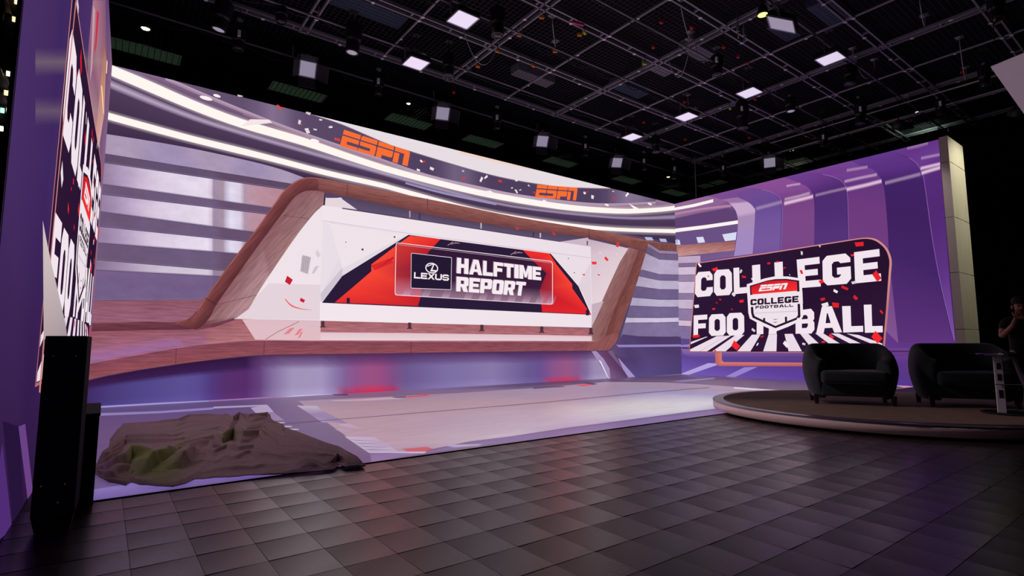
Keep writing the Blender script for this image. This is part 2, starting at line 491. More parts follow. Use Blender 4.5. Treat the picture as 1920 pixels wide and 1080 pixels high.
    for t_, b_ in ((b1t, b1b), (b2t, b2b)):
        g = 6
        s.strip([(p[0], p[1] - g) for p in t_], t_, (235, 215, 235, 0.0), (245, 232, 240, 0.32))
        s.strip(b_, [(p[0], p[1] + g) for p in b_], (245, 232, 240, 0.32), (235, 215, 235, 0.0))
        s.strip(t_, b_, (255, 250, 246))
    s.poly(mapz(Z3, [(1060, 425), (1180, 428), (1200, 448), (1000, 470)]), (240, 232, 238))
    s.poly(mapz(Z4, [(800, 432), (860, 425), (900, 450), (820, 452)]), (250, 245, 246))
    s.poly(mapz(Z4, [(1560, 490), (1600, 510), (1620, 520), (1590, 520)]), (250, 245, 246))
    s.begin('downlight_picture')
    for (x, y, a, b) in ((Z3(775, 290) + (12, 4)), (Z3(1475, 562) + (8, 3)), (Z3(845, 275) + (7, 3)), (Z4(1668, 493) + (4, 2)), (Z4(1450, 498) + (4, 2)), (Z4(1135, 478) + (4, 2))):
        s.poly([(x + a * math.cos(t * PI / 6) + b * .3 * math.sin(t * PI / 6), y + b * math.sin(t * PI / 6) + a * .22 * math.cos(t * PI / 6)) for t in range(12)], (250, 244, 246))
    # ---------------- slatted wall at the left
    s.begin('slat_wall_picture', SM_MOTTLE)
    edges = [(252, 276), (287, 320), (304, 327), (345, 366.7), (364, 382.7), (397, 417.7), (425, 441), (456, 468), (488, 501), (507, 515), (563, 562)]
    xs = [160, 200, 240, 275, 300, 340, 388, 396, 400, 418, 424, 432, 450, 458, 480, 520, 585]
    hue = {160: (140, 124, 160), 200: (146, 130, 168), 240: (172, 160, 198), 275: (196, 188, 218), 300: (206, 200, 228), 340: (212, 208, 234), 388: (216, 214, 238),
           396: (200, 194, 220), 400: (150, 138, 168), 418: (158, 142, 166), 424: (188, 186, 216), 432: (212, 214, 240), 450: (204, 202, 230), 458: (168, 146, 172), 480: (176, 142, 160), 520: (172, 134, 152), 585: (166, 128, 148)}
    yat = lambda e, x: e[0] + (e[1] - e[0]) * (x - 185) / 155
    tops = cr([(160, 248), (200, 252), (323, 272), (422, 292), (510, 313), (568, 333), (600, 348)], 4)
    s.strip(tops, [(p[0], yat((287, 312), p[0])) for p in tops], [(164 - 6 * math.sin(i), 150 - 6 * math.sin(i), 184) for i in range(len(tops))])
    for k in range(1, len(edges) - 1):
        a, b = edges[k], edges[k + 1]
        light = k % 2 == 0
        if k == 1: a = (287, 312); b = (304, 327)
        if light:
            cc = [tuple(min(255, v * q) for v, q in zip(hue[x], (1.05, 1.03, 1.01))) for x in xs]
            if k >= 8: cc = [tuple(v * .93 for v in c) for c in cc]
        else:
            f = (.9, 1, 1, 1, .95, 1)[min(5, k // 2)]
            cc = [(106 * f, 88 * f, 120 * f)] * 3 + [(108 * f, 92 * f, 126 * f)] * 6 + [(102 * f, 82 * f, 112 * f)] * 8
        if k == len(edges) - 2: cc = [(114, 96, 138)] * 8 + [(108, 90, 128)] * 9
        s.strip([(x, yat(a, x)) for x in xs], [(x, yat(b, x)) for x in xs], cc)
        s.line([(x, yat(a, x)) for x in xs], 1.1, (82, 68, 104)); s.line([(x, yat(b, x) - 1.5) for x in xs], .8, (128, 112, 150))
    # ---------------- wooden stage floor left and middle
    s.begin('wood_stage_picture', SM_WOOD)
    s.strip([(150, 563), (250, 563), (420, 561), (460, 560)], [(150, 606), (250, 604), (350, 604), (460, 604)], (138, 88, 106), (150, 98, 120))
    s.strip([(150, 606), (280, 603), (345, 605), (420, 590)], [(150, 622), (280, 619), (365, 617), (420, 605)], (112, 62, 74), (96, 48, 66))
    lt = cr([(150, 622), (280, 619), (365, 617), (440, 599), (500, 597), (600, 600), (800, 606), (1000, 612), (1120, 616)], 4)
    lb = cr([(150, 685), (230, 671), (351, 650), (440, 641), (495, 639), (600, 640), (800, 641), (1000, 641), (1120, 641)], 4)
    s.strip(lt, lb, [(146, 88, 100)] * 12 + [(164, 100, 110)] * (len(lt) - 12), [(158, 104, 138)] * 10 + [(176, 116, 124)] * (len(lt) - 10))
    fb = cr([(150, 715), (230, 698), (351, 680), (440, 669), (495, 665), (600, 664), (800, 661), (1000, 658), (1120, 657.5)], 4)
    s.strip(lb, fb, [(128, 70, 88)] * len(lb), [(142, 78, 86)] * len(lb))
    for x in (495, 770, 330): s.line([(x, 640 + (x < 400) * 14), (x - 1, 664 + (x < 400) * 19)], 1.0, (84, 42, 60))
    s.begin('stage_reflection_picture')
    s.strip(mapz(Z12, [(1440, 192), (1767, 186)]) + [(600, 601)], mapz(Z12, [(1560, 378), (1767, 380)]) + [(600, 638.5)], (226, 200, 212, .85), (232, 204, 214, .8))
    s.strip([(600, 623), (800, 625), (1000, 628), (1108, 630)], [(600, 638), (800, 638.5), (1000, 639), (1108, 639.5)], (222, 196, 208), (232, 212, 220))
    s.strip(mapz(Z12, [(30, 470), (400, 410), (800, 350), (880, 390)]), mapz(Z12, [(30, 580), (400, 510), (800, 440), (900, 425)]), (168, 112, 152, .3), (146, 112, 186, .5))
    s.line(mapz(Z12, [(1655, 375), (1767, 305)]) + [(560, 603)], .9, (120, 80, 100))
    for (x, y, a) in ((1190, 185, 22), (1200, 200, 14), (1140, 180, 30)):
        s.poly(mapz(Z7, [(x - a, y + 12), (x + 4, y - 22), (x + a, y - 26), (x, y + 6)]), (226, 110, 120, .8))
    # ---------------- wooden frame loop
    s.begin('wood_frame_picture', SM_WOODX, 'brown wooden frame looping around the screen in the picture')
    out_l = cr([(324, 606), (350, 599), (368, 583), (384, 559), (430, 495), (478, 432), (515, 381), (529, 361), (550, 342.5), (573, 333.5), (602, 335)], 5)
    in_l = cr([(364, 618), (380, 610), (394, 593), (405.6, 571), (447, 512), (490, 452), (526.7, 403), (544, 379), (560, 364), (578, 358), (604, 359)], 5)
    side = cr([(438, 598), (448, 594), (458, 587), (467, 578), (482, 552), (499, 525), (550, 450), (585, 405), (600, 390), (606, 384), (612, 372)], 5)
    s.strip(in_l, side, [(108, 58, 66)] * 8 + [(134, 92, 98)] * (len(in_l) - 8), [(150, 92, 104)] * 6 + [(178, 142, 148)] * 20 + [(156, 118, 122)] * (len(in_l) - 26))
    s.strip(out_l, in_l, [(128, 70, 72)] * len(out_l), [(88, 46, 52)] * len(out_l))
    s.line([(p[0] + 1, p[1] + 1) for p in out_l[10:]], 1.2, (168, 104, 98))
    s.begin('wood_beam_picture', SM_WOOD)
    t_ = cr([(596, 334.5), (650, 344.5), (822, 378), (970, 408), (1103, 429.6), (1155, 439), (1229, 454), (1268, 458.5)], 4)
    b_ = cr([(596, 359), (650, 370), (822, 407), (970, 430), (1100, 446), (1174, 463), (1215, 472), (1268, 471)], 4)
    s.strip(t_, b_, [(146, 92, 88)] * len(t_), [(110, 64, 66)] * len(t_))
    for x, dy in ((650, 0), (1103, 0), (800, 0)): s.line([(x, 344.4 + (x - 650) * .188), (x, 369 + (x - 650) * .17)], 1, (88, 48, 50))
    s.begin('wood_frame_picture')
    rl = cr([(1176, 464), (1160, 492), (1140, 535), (1111, 600), (1107, 625), (1113, 641)], 4)
    rr = cr([(1211, 474), (1206, 500), (1196, 532), (1174, 580), (1156, 633), (1140, 654)], 4)
    mid = [((a[0] * .45 + b[0] * .55), (a[1] + b[1]) / 2) for a, b in zip(rl, rr)]
    s.strip(rl, mid, (146, 106, 108), (132, 86, 86)); s.strip(mid, rr, (110, 64, 64), (132, 80, 78), bump=False)
    s.poly([(1180, 462), (1215, 468), (1268, 470), (1268, 460), (1180, 450)], (120, 74, 70))
    s.poly(cr([(1100, 641), (1119, 640), (1140, 628), (1156, 626), (1154, 640), (1141, 655), (1126, 657.5), (1100, 658)], 3), (140, 84, 86))
    s.line(mapz(Z5, [(150, 820), (225, 862)]), 1.2, (70, 34, 40)); s.line(mapz(Z5, [(225, 862), (480, 800)]), .8, (110, 66, 70)); s.line(mapz(Z5, [(650, 290), (820, 312)]), .8, (110, 70, 76))
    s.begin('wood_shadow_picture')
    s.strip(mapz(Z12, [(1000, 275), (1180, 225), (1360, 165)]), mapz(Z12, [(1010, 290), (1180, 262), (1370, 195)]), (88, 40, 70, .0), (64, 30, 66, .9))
    # ---------------- white field and posts behind the screen
    s.begin('white_panel_picture')
    s.poly([(p[0] - .5, p[1]) for p in side[:-1]][::1] + [(640, 371), (640, 400), (600, 601)], (236, 230, 238))
    s.poly(mapz(Z5, [(560, 725), (890, 735), (885, 960), (345, 952), (430, 890), (480, 810)]), (226, 214, 224))
    s.poly([(1176, 466), (1160, 492), (1140, 535), (1112, 598), (1104, 612), (1100, 480), (1098, 448)], [(216, 200, 212), (222, 206, 216), (226, 212, 220), (232, 220, 228), (232, 220, 228), (212, 196, 210), (190, 172, 190)])
    s.poly(mapz(Z4, [(1370, 1000), (1430, 985), (1390, 1075), (1370, 1115)]), (196, 178, 194))
    s.begin('dark_window_picture')
    s.strip([(634, 368), (700, 381), (822, 407), (970, 430), (1100, 446)], [(664, 393), (720, 402), (822, 418), (970, 440), (1100, 461)], (80, 68, 96), (94, 82, 112))
    s.poly([(607, 386), (609, 372), (637, 372), (668, 394)], (226, 216, 226))
    s.poly([(1060, 452), (1100, 446), (1108, 464), (1040, 455)], (200, 184, 200))
    for x, c in ((766.7, (176, 160, 178)), (785, (60, 50, 72)), (900, (200, 188, 204)), (1011, (206, 194, 210)), (998, (60, 50, 72)), (1099, (90, 76, 100))):
        s.line([(x, 374 + (x - 634) * .168), (x, 388 + (x - 634) * .155)], 2.4, c)
    s.line([(608, 365), (606, 386)], 3.5, (74, 56, 74))
    # ---------------- the display inside the frame
    s.begin('display_picture', None, 'white bordered display with red and navy shapes')
    s.poly([(604, 387), (1105.5, 463), (1107, 614.5), (598, 601.5)], [(238, 232, 240), (232, 224, 236), (236, 228, 238), (240, 234, 242)])
    s.poly([(618, 418), (764, 441), (640, 518), (602, 567), (600, 565)], (226, 220, 232))
    s.poly(mapz(Z5, [(945, 340), (1440, 415), (1030, 630), (1010, 560)]), (236, 230, 238))
    s.poly(mapz(Z5, [(905, 330), (950, 345), (1010, 560), (890, 800), (890, 700)]), (230, 224, 236))
    s.poly(mapz(Z5, [(1030, 625), (890, 790), (890, 845), (960, 790), (1030, 690)]), (206, 198, 216))
    s.line(mapz(Z5, [(905, 325), (1450, 405)]) + [(1105, 484)], 1.2, (206, 196, 212))
    s.poly(mapz(Z4, [(1160, 745), (1362, 772), (1366, 1000), (1300, 905)]), (232, 224, 234))
    s.poly(mapz(Z4, [(1362, 790), (1366, 1040), (1330, 960), (1300, 905)]), (222, 212, 224))
    NAVY = (42, 28, 58)
    s.poly([(764, 441), (1030, 476), (1082, 537), (1106, 590.5), (602, 568), (640, 518)], NAVY)
    s.poly(mapz(Z4, [(450, 655), (605, 672), (545, 735), (480, 830), (510, 945), (490, 1010), (70, 992), (150, 925), (255, 835), (255, 800), (380, 705)]),
           [(244, 70, 52), (232, 44, 44), (214, 36, 46), (176, 28, 50), (196, 30, 44), (196, 34, 46), (226, 46, 50), (240, 62, 52), (246, 74, 56), (246, 74, 56), (246, 72, 54)])
    s.poly(mapz(Z4, [(1020, 727), (1155, 745), (1190, 800), (1270, 900), (1270, 920), (1365, 1052), (1118, 1040), (1105, 930), (1140, 845), (1070, 780)]),
           [(240, 50, 46), (240, 48, 44), (246, 66, 54), (246, 70, 56), (240, 60, 52), (226, 40, 46), (218, 36, 44), (190, 28, 46), (200, 30, 46), (214, 36, 46)])
    s.poly(mapz(Z4, [(255, 805), (345, 770), (370, 790), (270, 830)]), (214, 44, 48)); s.poly(mapz(Z4, [(270, 830), (370, 770), (365, 760)]), (190, 30, 50))
    for x, y in ((138, 985), (1347, 1045)): s.poly(mapz(Z4, [(x - 8, y - 14), (x, y - 18), (x + 8, y - 12), (x + 8, y + 12), (x - 8, y + 12)]), (42, 28, 58))
    for (x, y, r) in ((210, 725, 6), (372, 662, 5), (126, 688, 3), (1280, 842, 3), (1250, 770, 3)):
        s.poly(mapz(Z4, [(x + r * math.cos(t * PI / 4), y + r * math.sin(t * PI / 4)) for t in range(8)]), (84, 70, 92))
    s.begin('title_plate_picture', None, 'clear plate with white outline carrying HALFTIME REPORT')
    def rrect(q, r, k=3):
        out = []
        for i in range(4):
            p, a, b = q[i], q[i - 1], q[(i + 1) % 4]
            la = math.hypot(a[0] - p[0], a[1] - p[1]); lb_ = math.hypot(b[0] - p[0], b[1] - p[1])
            s0 = (p[0] + (a[0] - p[0]) * r / la, p[1] + (a[1] - p[1]) * r / la); s1 = (p[0] + (b[0] - p[0]) * r / lb_, p[1] + (b[1] - p[1]) * r / lb_)
            for t in range(k + 1):
                t /= k; out.append(tuple((1 - t) ** 2 * s0[j] + 2 * t * (1 - t) * p[j] + t * t * s1[j] for j in (0, 1)))
        return out
    pq = mapz(Z9, [(95, 120), (1505, 290), (1505, 680), (85, 595)])
    s.grid([mapz(Z9, [(95, 120), (800, 205), (1505, 290)]), mapz(Z9, [(90, 420), (800, 480), (1505, 545)]), mapz(Z9, [(86, 592), (800, 637), (1505, 678)])],
           [[(60, 24, 52, .35)] * 3, [(70, 34, 64, .45)] * 3, [(190, 150, 180, .6)] * 3])
    for x in (150, 320, 500, 700, 830, 960, 1090, 1220, 1340, 1440):
        y = 595 + (x - 85) * .06
        s.poly(mapz(Z9, [(x + 45, y - 95), (x + 110, y - 90), (x + 70, y - 3), (x + 5, y - 6)]), [(120, 90, 130, 0.), (120, 90, 130, 0.), (200, 176, 200, .55), (200, 176, 200, .55)])
    ro, ri = rrect(pq, 5), rrect([(pq[0][0] + 1.2, pq[0][1] + 1.4), (pq[1][0] - 1.2, pq[1][1] + 1.2), (pq[2][0] - 1.2, pq[2][1] - 1.2), (pq[3][0] + 1.2, pq[3][1] - 1.2)], 4.4)
    s.strip(ro + [ro[0]], ri + [ri[0]], (238, 226, 238))
    s.line(mapz(Z9, [(110, 140), (1490, 305)]), .6, (206, 186, 204))
    lq = mapz(Z9, [(232, 215), (598, 255), (592, 548), (228, 533)])
    s.poly(lq, (36, 26, 52))
    lo_, li_ = rrect(lq, 2), rrect([(lq[0][0] + .9, lq[0][1] + 1), (lq[1][0] - .9, lq[1][1] + 1), (lq[2][0] - .9, lq[2][1] - 1), (lq[3][0] + .9, lq[3][1] - 1)], 1.6)
    s.strip(lo_ + [lo_[0]], li_ + [li_[0]], (232, 222, 236))
    for (x, y) in ((600, 130), (1165, 215)):
        for k in range(3): s.line(mapz(Z9, [(x - 40 + 30 * k, y + 18 - 10 * k), (x + 10 + 28 * k, y - 14 + 6 * k)]), 1.3, (176, 140, 150))
    s.begin('title_lettering', None, 'white block letters reading HALFTIME REPORT')
    WL = (244, 238, 246)
    sh = lambda q, d: [(a + d, b + d) for a, b in q]
    hq = mapz(Z9, [(645, 258), (1400, 345), (1400, 462), (640, 398)]); rq = mapz(Z9, [(640, 428), (1265, 478), (1246, 602), (636, 560)])
    for q_, t in ((hq, 'HALFTIME'), (rq, 'REPORT')):
        text(s, t, [(a - 1.3, b - .8) for a, b in q_], (150, 130, 160), gap=.07, w=.36, h=.24, c=.1)
        text(s, t, q_, WL, gap=.07, w=.36, h=.24, c=.1)
    s.begin('sponsor_logo', None, 'white oval L emblem above LEXUS lettering')
    cx, cy = Z9(416, 352)
    el = lambda a, b: [(cx + a * math.cos(t * PI / 14), cy + b * math.sin(t * PI / 14) + a * .08 * math.cos(t * PI / 14)) for t in range(28)]
    e1, e2 = el(12, 10), el(10, 8); s.strip(e1 + [e1[0]], e2 + [e2[0]], WL)
    s.poly([(cx - 3, cy + 6), (cx + 3.5, cy - 8.4), (cx + 5.5, cy - 8), (cx + 1, cy + 3.2), (cx + 9.4, cy + 4.2), (cx + 7.5, cy + 6.4)], WL)
    s.poly([(cx - 9, cy - 4), (cx + 4, cy - 8.8), (cx + 4.5, cy - 7.4), (cx - 8, cy - 2.6)], WL)
    text(s, 'LEXUS', mapz(Z9, [(258, 388), (572, 412), (570, 467), (256, 443)]), WL, gap=.06, w=.22, h=.24, c=.2, wid={})
    s.begin('ring_lettering', None, 'orange ESPN lettering on the dark ring')
    OR = (246, 112, 52)
    espn(s, mapz(Z4, [(110, 120), (447, 230), (442, 308), (100, 205)]), OR)
    espn(s, mapz(Z4, [(1088, 397), (1294, 413), (1291, 478), (1083, 462)]), OR)
    s.begin('confetti_picture', None, 'white and red confetti drifting in the picture')
    confetti(s, Z3, [(990, 278, 34, 22), (1425, 388, 34, 26), (1370, 450, 18, 30), (1420, 505, 24, 40), (1470, 497, 24), (1505, 435, 20), (1570, 482, 24)], (240, 234, 240))
    confetti(s, Z3, [(1240, 350, 46, 20), (1610, 560, 36, 14), (1384, 465, 14)], (228, 70, 64))
    confetti(s, Z4, [(518, 283, 18), (718, 366, 16), (903, 380, 18), (1340, 435, 14), (1478, 466, 16), (990, 620, 16), (1175, 645, 18), (1497, 700, 14, 28), (1440, 772, 24, 14), (1378, 793, 26, 16), (1326, 852, 14), (1402, 853, 12), (82, 172, 30, 10), (1075, 438, 12)], (226, 60, 60))
    confetti(s, Z4, [(558, 318, 22), (505, 280, 16), (716, 330, 12), (808, 372, 12, 28), (832, 360, 10, 22), (985, 378, 14), (985, 432, 9, 24), (1005, 425, 12), (963, 415, 10), (1048, 403, 12), (1370, 460, 14, 20), (1330, 440, 14), (1475, 432, 10), (1545, 448, 10, 24), (1495, 748, 16), (1408, 740, 12), (45, 108, 16), (490, 325, 18)], (240, 234, 240))
    confetti(s, Z5, [(683, 708, 44, 46), (770, 835, 32, 24)], (206, 34, 56))
    s.strip(cr(mapz(Z5, [(660, 822), (700, 862), (760, 886), (828, 896)]), 4), cr(mapz(Z5, [(660, 832), (700, 874), (760, 892), (828, 898)]), 4), (232, 110, 116))
    s.poly(mapz(Z5, [(772, 545), (826, 560), (806, 668), (758, 650)]), (186, 178, 188))
    for k in range(4): s.line(mapz(Z5, [(770 + 13 * k, 556), (762 + 13 * k, 645)]), .7, (150, 142, 156))
    s.poly(mapz(Z5, [(866, 510), (888, 545), (872, 566), (852, 535)]), (216, 208, 216)); s.poly(mapz(Z5, [(830, 665), (850, 620), (880, 612), (848, 662)]), (206, 198, 208))
    # ---------------- base of display, feet
    s.begin('display_foot_picture')
    for x, y in ((603, 602), (765, 605), (900, 609), (1012, 612), (1104, 615)):
        s.poly([(x - 3, y), (x + 3, y), (x + 3, y + 9), (x + 6, y + 12), (x - 6, y + 12), (x - 3, y + 9)], (78, 50, 64))
    # ---------------- purple riser below the wood
    s.begin('riser_picture')
    base = lambda x: 765 - .0560 * (x - 162) + 4
    rowx = [150, 200, 260, 340, 370, 395, 420, 460, 485, 510, 545, 600, 625, 645, 665, 690, 712, 735, 760, 830, 920, 985, 1010, 1035, 1060, 1080, 1095, 1110, 1135]
    ftop = lambda x: (715 - (x - 150) * .215 + max(0, x - 150) ** 2 * .00021) if x < 495 else 665 - (x - 495) * .0122
    mids = {150: (62, 40, 98), 200: (72, 58, 124), 260: (80, 70, 138), 340: (90, 80, 150), 370: (88, 76, 148), 395: (80, 58, 128), 420: (84, 48, 110), 460: (86, 46, 108), 485: (98, 66, 126), 510: (130, 112, 162), 545: (158, 148, 188), 600: (160, 150, 194),
            625: (138, 122, 172), 645: (128, 98, 154), 665: (140, 84, 142), 690: (152, 82, 134), 712: (148, 78, 132), 735: (124, 80, 138), 760: (106, 90, 146), 830: (122, 110, 166), 920: (134, 122, 174), 985: (104, 90, 148), 1010: (104, 82, 146), 1035: (136, 86, 142), 1060: (150, 88, 136), 1080: (134, 92, 144), 1095: (128, 108, 158), 1110: (152, 138, 180), 1135: (158, 146, 186)}
    cmid = [mids[x] for x in rowx]
    cdark = [(50, 22, 62) if x < 480 else (76, 44, 90) for x in rowx]
    c25 = [(56, 32, 82) if x < 480 else tuple((a * .45 + b * .55) for a, b in zip((84, 52, 104), mids[x])) for x in rowx]
    reds = {645: (160, 60, 110), 665: (190, 48, 88), 690: (206, 44, 80), 712: (204, 44, 80), 735: (170, 54, 100), 1035: (184, 56, 98), 1060: (200, 50, 88), 1080: (170, 66, 112)}
    cred = [reds.get(x, tuple(min(255, v * 1.1) for v in mids[x])) for x in rowx]
    lerp = lambda x, t: (x, ftop(x) * (1 - t) + base(x) * t)
    s.grid([[lerp(x, t) for x in rowx] for t in (0, .22, .34, .72, 1)], [cdark, c25, cmid, cmid, cred])
    # strips of light at the foot of the riser
    s.begin('riser_foot_picture')
    s.strip([(160, 762), (300, 754), (390, 750)], [(160, 767), (300, 759), (390, 753)], (150, 144, 206), (168, 160, 214))
    s.strip([(390, 750), (510, 743), (640, 739)], [(390, 753), (510, 747), (640, 743)], (150, 112, 170), (170, 130, 180))
    s.strip(mapz(Z13, [(540, 120), (750, 100), (1060, 88)]), mapz(Z13, [(550, 132), (750, 122), (1070, 104)]), (206, 204, 240))
    s.poly(mapz(Z13, [(1200, 92), (1600, 66), (1630, 78), (1200, 104)]), (250, 34, 52))
    s.poly(mapz(Z11, [(190, 545), (520, 525), (560, 540), (200, 562)]), (250, 40, 60))
    s.strip(mapz(Z11, [(560, 528), (680, 512), (775, 508)]), mapz(Z11, [(580, 538), (690, 526), (775, 518)]), (214, 212, 240))
    s.strip(mapz(Z8, [(440, 405), (620, 400), (780, 390)]), mapz(Z8, [(440, 410), (620, 404), (790, 393)]), (196, 190, 220))
    # ---------------- right end of the picture
    s.begin('right_slat_picture', SM_MOTTLE)
    rows = [(470, 476, (150, 132, 166)), (476, 487, (112, 96, 132)), (487, 515, (182, 172, 204)), (515, 526, (116, 102, 144)), (526, 543, (186, 178, 208)), (543, 562, (112, 98, 142)), (562, 576, (186, 180, 210)), (576, 596, (116, 104, 148)), (596, 605, (206, 200, 226)), (605, 632, (128, 116, 160))]
    for (a, b, c) in rows:
        yl = lambda y: y + (y - 600) * .10
        x0 = lambda y: 1213 - max(0, y - 474) * .335 - 2
        s.strip([(x0(a), yl(a)), (1232, a), (1268, a + (a - 560) * -.02)], [(x0(b), yl(b)), (1232, b), (1268, b + (b - 560) * -.02)], [tuple(v * .92 for v in c), c, tuple(v * .97 for v in c)])
        s.line([(x0(a) + 2, yl(a)), (1232, a), (1268, a + (a - 560) * -.02)], .9, (84, 70, 108))
    s.begin('right_riser_picture')
    s.grid([mapz(Z11, [(800, 215), (920, 40), (1100, 60), (1545, 66)]), mapz(Z11, [(900, 300), (1000, 300), (1200, 300), (1545, 290)]), mapz(Z11, [(980, 515), (1050, 515), (1200, 505), (1545, 482)])],
           [[(94, 78, 124), (80, 64, 110), (76, 58, 102), (78, 60, 106)], [(80, 62, 110), (78, 60, 108), (84, 70, 122), (76, 62, 112)], [(84, 70, 128), (88, 74, 134), (86, 74, 134), (76, 64, 118)]])
    s.poly(mapz(Z11, [(850, 150), (1545, 145), (1545, 168), (880, 175)]), (146, 134, 196))
    s.poly(mapz(Z11, [(590, 220), (770, 215), (990, 515), (780, 518)]), [(112, 78, 118), (90, 56, 100), (84, 54, 98), (128, 96, 140)])
    s.poly(mapz(Z11, [(590, 218), (640, 215), (720, 300), (780, 400), (790, 520), (770, 520), (690, 360), (650, 310)]), (162, 144, 190))
    s.poly(mapz(Z11, [(665, 310), (690, 320), (772, 500), (768, 515)]), (222, 218, 242))
    s.poly(mapz(Z11, [(760, 220), (805, 205), (930, 420), (990, 515), (1050, 510), (880, 290), (870, 300), (930, 420)]), (118, 92, 130))
    s.poly(mapz(Z11, [(870, 285), (1055, 500), (980, 508), (925, 410)]), (160, 148, 206))
    s.poly(mapz(Z11, [(1050, 494), (1545, 458), (1545, 474), (1050, 510)]), (160, 152, 208))
    s.begin('window_spots_picture')
    for q_ in ([(1630, 662), (1668, 664), (1676, 680), (1640, 678)], [(1704, 670), (1738, 672), (1745, 688), (1712, 686)], [(1785, 678), (1825, 676), (1828, 698), (1792, 700)]):
        s.poly(mapz(Z4, q_), (176, 186, 224))
    s.finish()
    return root


build_main()


# ================================================================== right and left LED walls (same title picture)
def draw_title(s, left=False):
    Z = Z10
    s.begin('title_board_picture', None, 'dark board with a copper rim')
    pan = mapz(Z, [(125, 245), (700, 165), (1480, 42)]) + cr(mapz(Z, [(1480, 42), (1560, 36), (1640, 58), (1715, 125), (1748, 215), (1745, 300)]), 3)[1:] + mapz(Z, [(1720, 640), (1690, 990), (1300, 990), (65, 986)])
    rim = mapz(Z, [(118, 240), (700, 156), (1480, 33)]) + cr(mapz(Z, [(1480, 33), (1570, 26), (1652, 46), (1732, 118), (1768, 215), (1764, 310)]), 3)[1:] + mapz(Z, [(1738, 640), (1706, 998), (1300, 998), (58, 992)])
    s.poly(rim, [(206, 142, 140)] * (len(rim) - 4) + [(190, 120, 124), (190, 120, 124), (176, 104, 116), (176, 104, 116)])
    s.poly(pan, [(44, 24, 56)] * 3 + [(38, 18, 46)] * (len(pan) - 7) + [(44, 22, 54)] * 4)
    s.begin('title_board_lettering', None, 'large white block letters COLLEGE FOOTBALL')
    Wc = (240, 232, 244)
    vx, vy = 809, 600
    clipq = [(75, 905), (200, 862), (520, 846), (1130, 832), (1400, 836), (1690, 870), (1690, 984), (68, 984)]
    for b0 in (-620, -395, -175, 35, 150, 255, 465, 685, 900, 1115, 1330, 1545, 1760):
        b1 = b0 + (60 if b0 == 150 else 112)
        t = (985 - 825) / (985 - vy)
        q = [(b0, 985), (b1, 985), (b1 + (vx - b1) * t, 825), (b0 + (vx - b0) * t, 825)]
        c = clip_convex(q, clipq)
        if len(c) > 2: s.poly(mapz(Z, c), (232, 222, 238))
    rows = [('C', [(118, 318), (258, 308), (262, 516), (108, 530)]), ('O', [(272, 300), (420, 290), (425, 508), (270, 518)]), ('L', [(435, 282), (552, 272), (556, 492), (440, 503)]),
            ('I', [(592, 260), (660, 252), (664, 400), (596, 405)]), ('I', [(780, 236), (850, 228), (856, 400), (786, 400)]), ('E', [(968, 212), (1160, 188), (1172, 438), (985, 452)]),
            ('G', [(1185, 185), (1418, 155), (1430, 412), (1190, 432)]), ('E', [(1452, 150), (1665, 122), (1682, 390), (1462, 412)]),
            ('F', [(100, 682), (215, 674), (212, 852), (98, 858)]), ('O', [(230, 675), (368, 667), (372, 850), (228, 856)]), ('O', [(380, 664), (525, 657), (528, 848), (380, 853)]),
            ('I', [(632, 700), (688, 700), (688, 838), (632, 842)]), ('I', [(738, 760), (794, 760), (800, 838), (732, 840)]), ('B', [(960, 642), (1115, 622), (1120, 834), (960, 836)]), ('A', [(1120, 612), (1330, 600), (1352, 824), (1134, 835)]),
            ('L', [(1352, 604), (1525, 600), (1530, 820), (1362, 826)]), ('L', [(1535, 592), (1692, 588), (1695, 824), (1545, 828)])]
    for k, (ch, q) in enumerate(rows):
        text(s, ch, mapz(Z, q), Wc, w=.34 if ch != 'L' else .42, h=.23, c=.16, wid={})
    s.begin('shield_emblem', None, 'white shield emblem with red ESPN band and COLLEGE FOOTBALL lettering')
    D = (44, 24, 50)
    s.poly(mapz(Z, [(548, 420), (620, 396), (700, 370), (790, 352), (900, 354), (1012, 372), (1024, 690), (1000, 728), (900, 776), (792, 818), (690, 772), (574, 708), (562, 660)]), (240, 232, 242))
    s.poly(mapz(Z, [(574, 432), (640, 412), (720, 388), (790, 376), (880, 374), (990, 388), (1002, 690), (985, 712), (790, 790), (596, 700), (585, 660)]), D)
    s.poly(mapz(Z, [(594, 446), (660, 422), (720, 404), (790, 394), (880, 390), (970, 402), (980, 680), (966, 700), (790, 770), (616, 688), (606, 660)]), (236, 228, 240))
    s.poly(mapz(Z, [(586, 440), (650, 418), (720, 396), (790, 388), (880, 386), (972, 398), (975, 474), (590, 506)]), [(206, 26, 44)] * 2 + [(214, 30, 44)] * 2 + [(226, 36, 46)] * 2 + [(240, 52, 48), (232, 46, 50)])
    s.poly(mapz(Z, [(556, 512), (1018, 478), (1022, 582), (560, 612)]), (238, 230, 240))
    espn(s, mapz(Z, [(662, 426), (892, 408), (884, 460), (654, 480)]), (246, 238, 244), shear=.06)
    text(s, 'COLLEGE', mapz(Z, [(580, 546), (986, 516), (986, 571), (580, 597)]), D, gap=.1, w=.34, h=.26, c=.16, wid={})
    text(s, 'FOOTBALL', mapz(Z, [(624, 602), (942, 585), (942, 608), (622, 628)]), D, gap=.16, w=.26, h=.28, c=.2, wid={})
    for q in ([(686, 705), (704, 702), (706, 752), (688, 744)], [(870, 694), (888, 692), (890, 740), (872, 746)], [(765, 712), (790, 720), (815, 710), (790, 714)], [(765, 736), (790, 744), (815, 734), (790, 738)]):
        s.poly(mapz(Z, q), D)
    s.poly(mapz(Z, [(606, 660), (980, 640), (980, 650), (608, 668)]), (214, 204, 222))
    s.begin('title_confetti_picture', None, 'red and white confetti over the title')
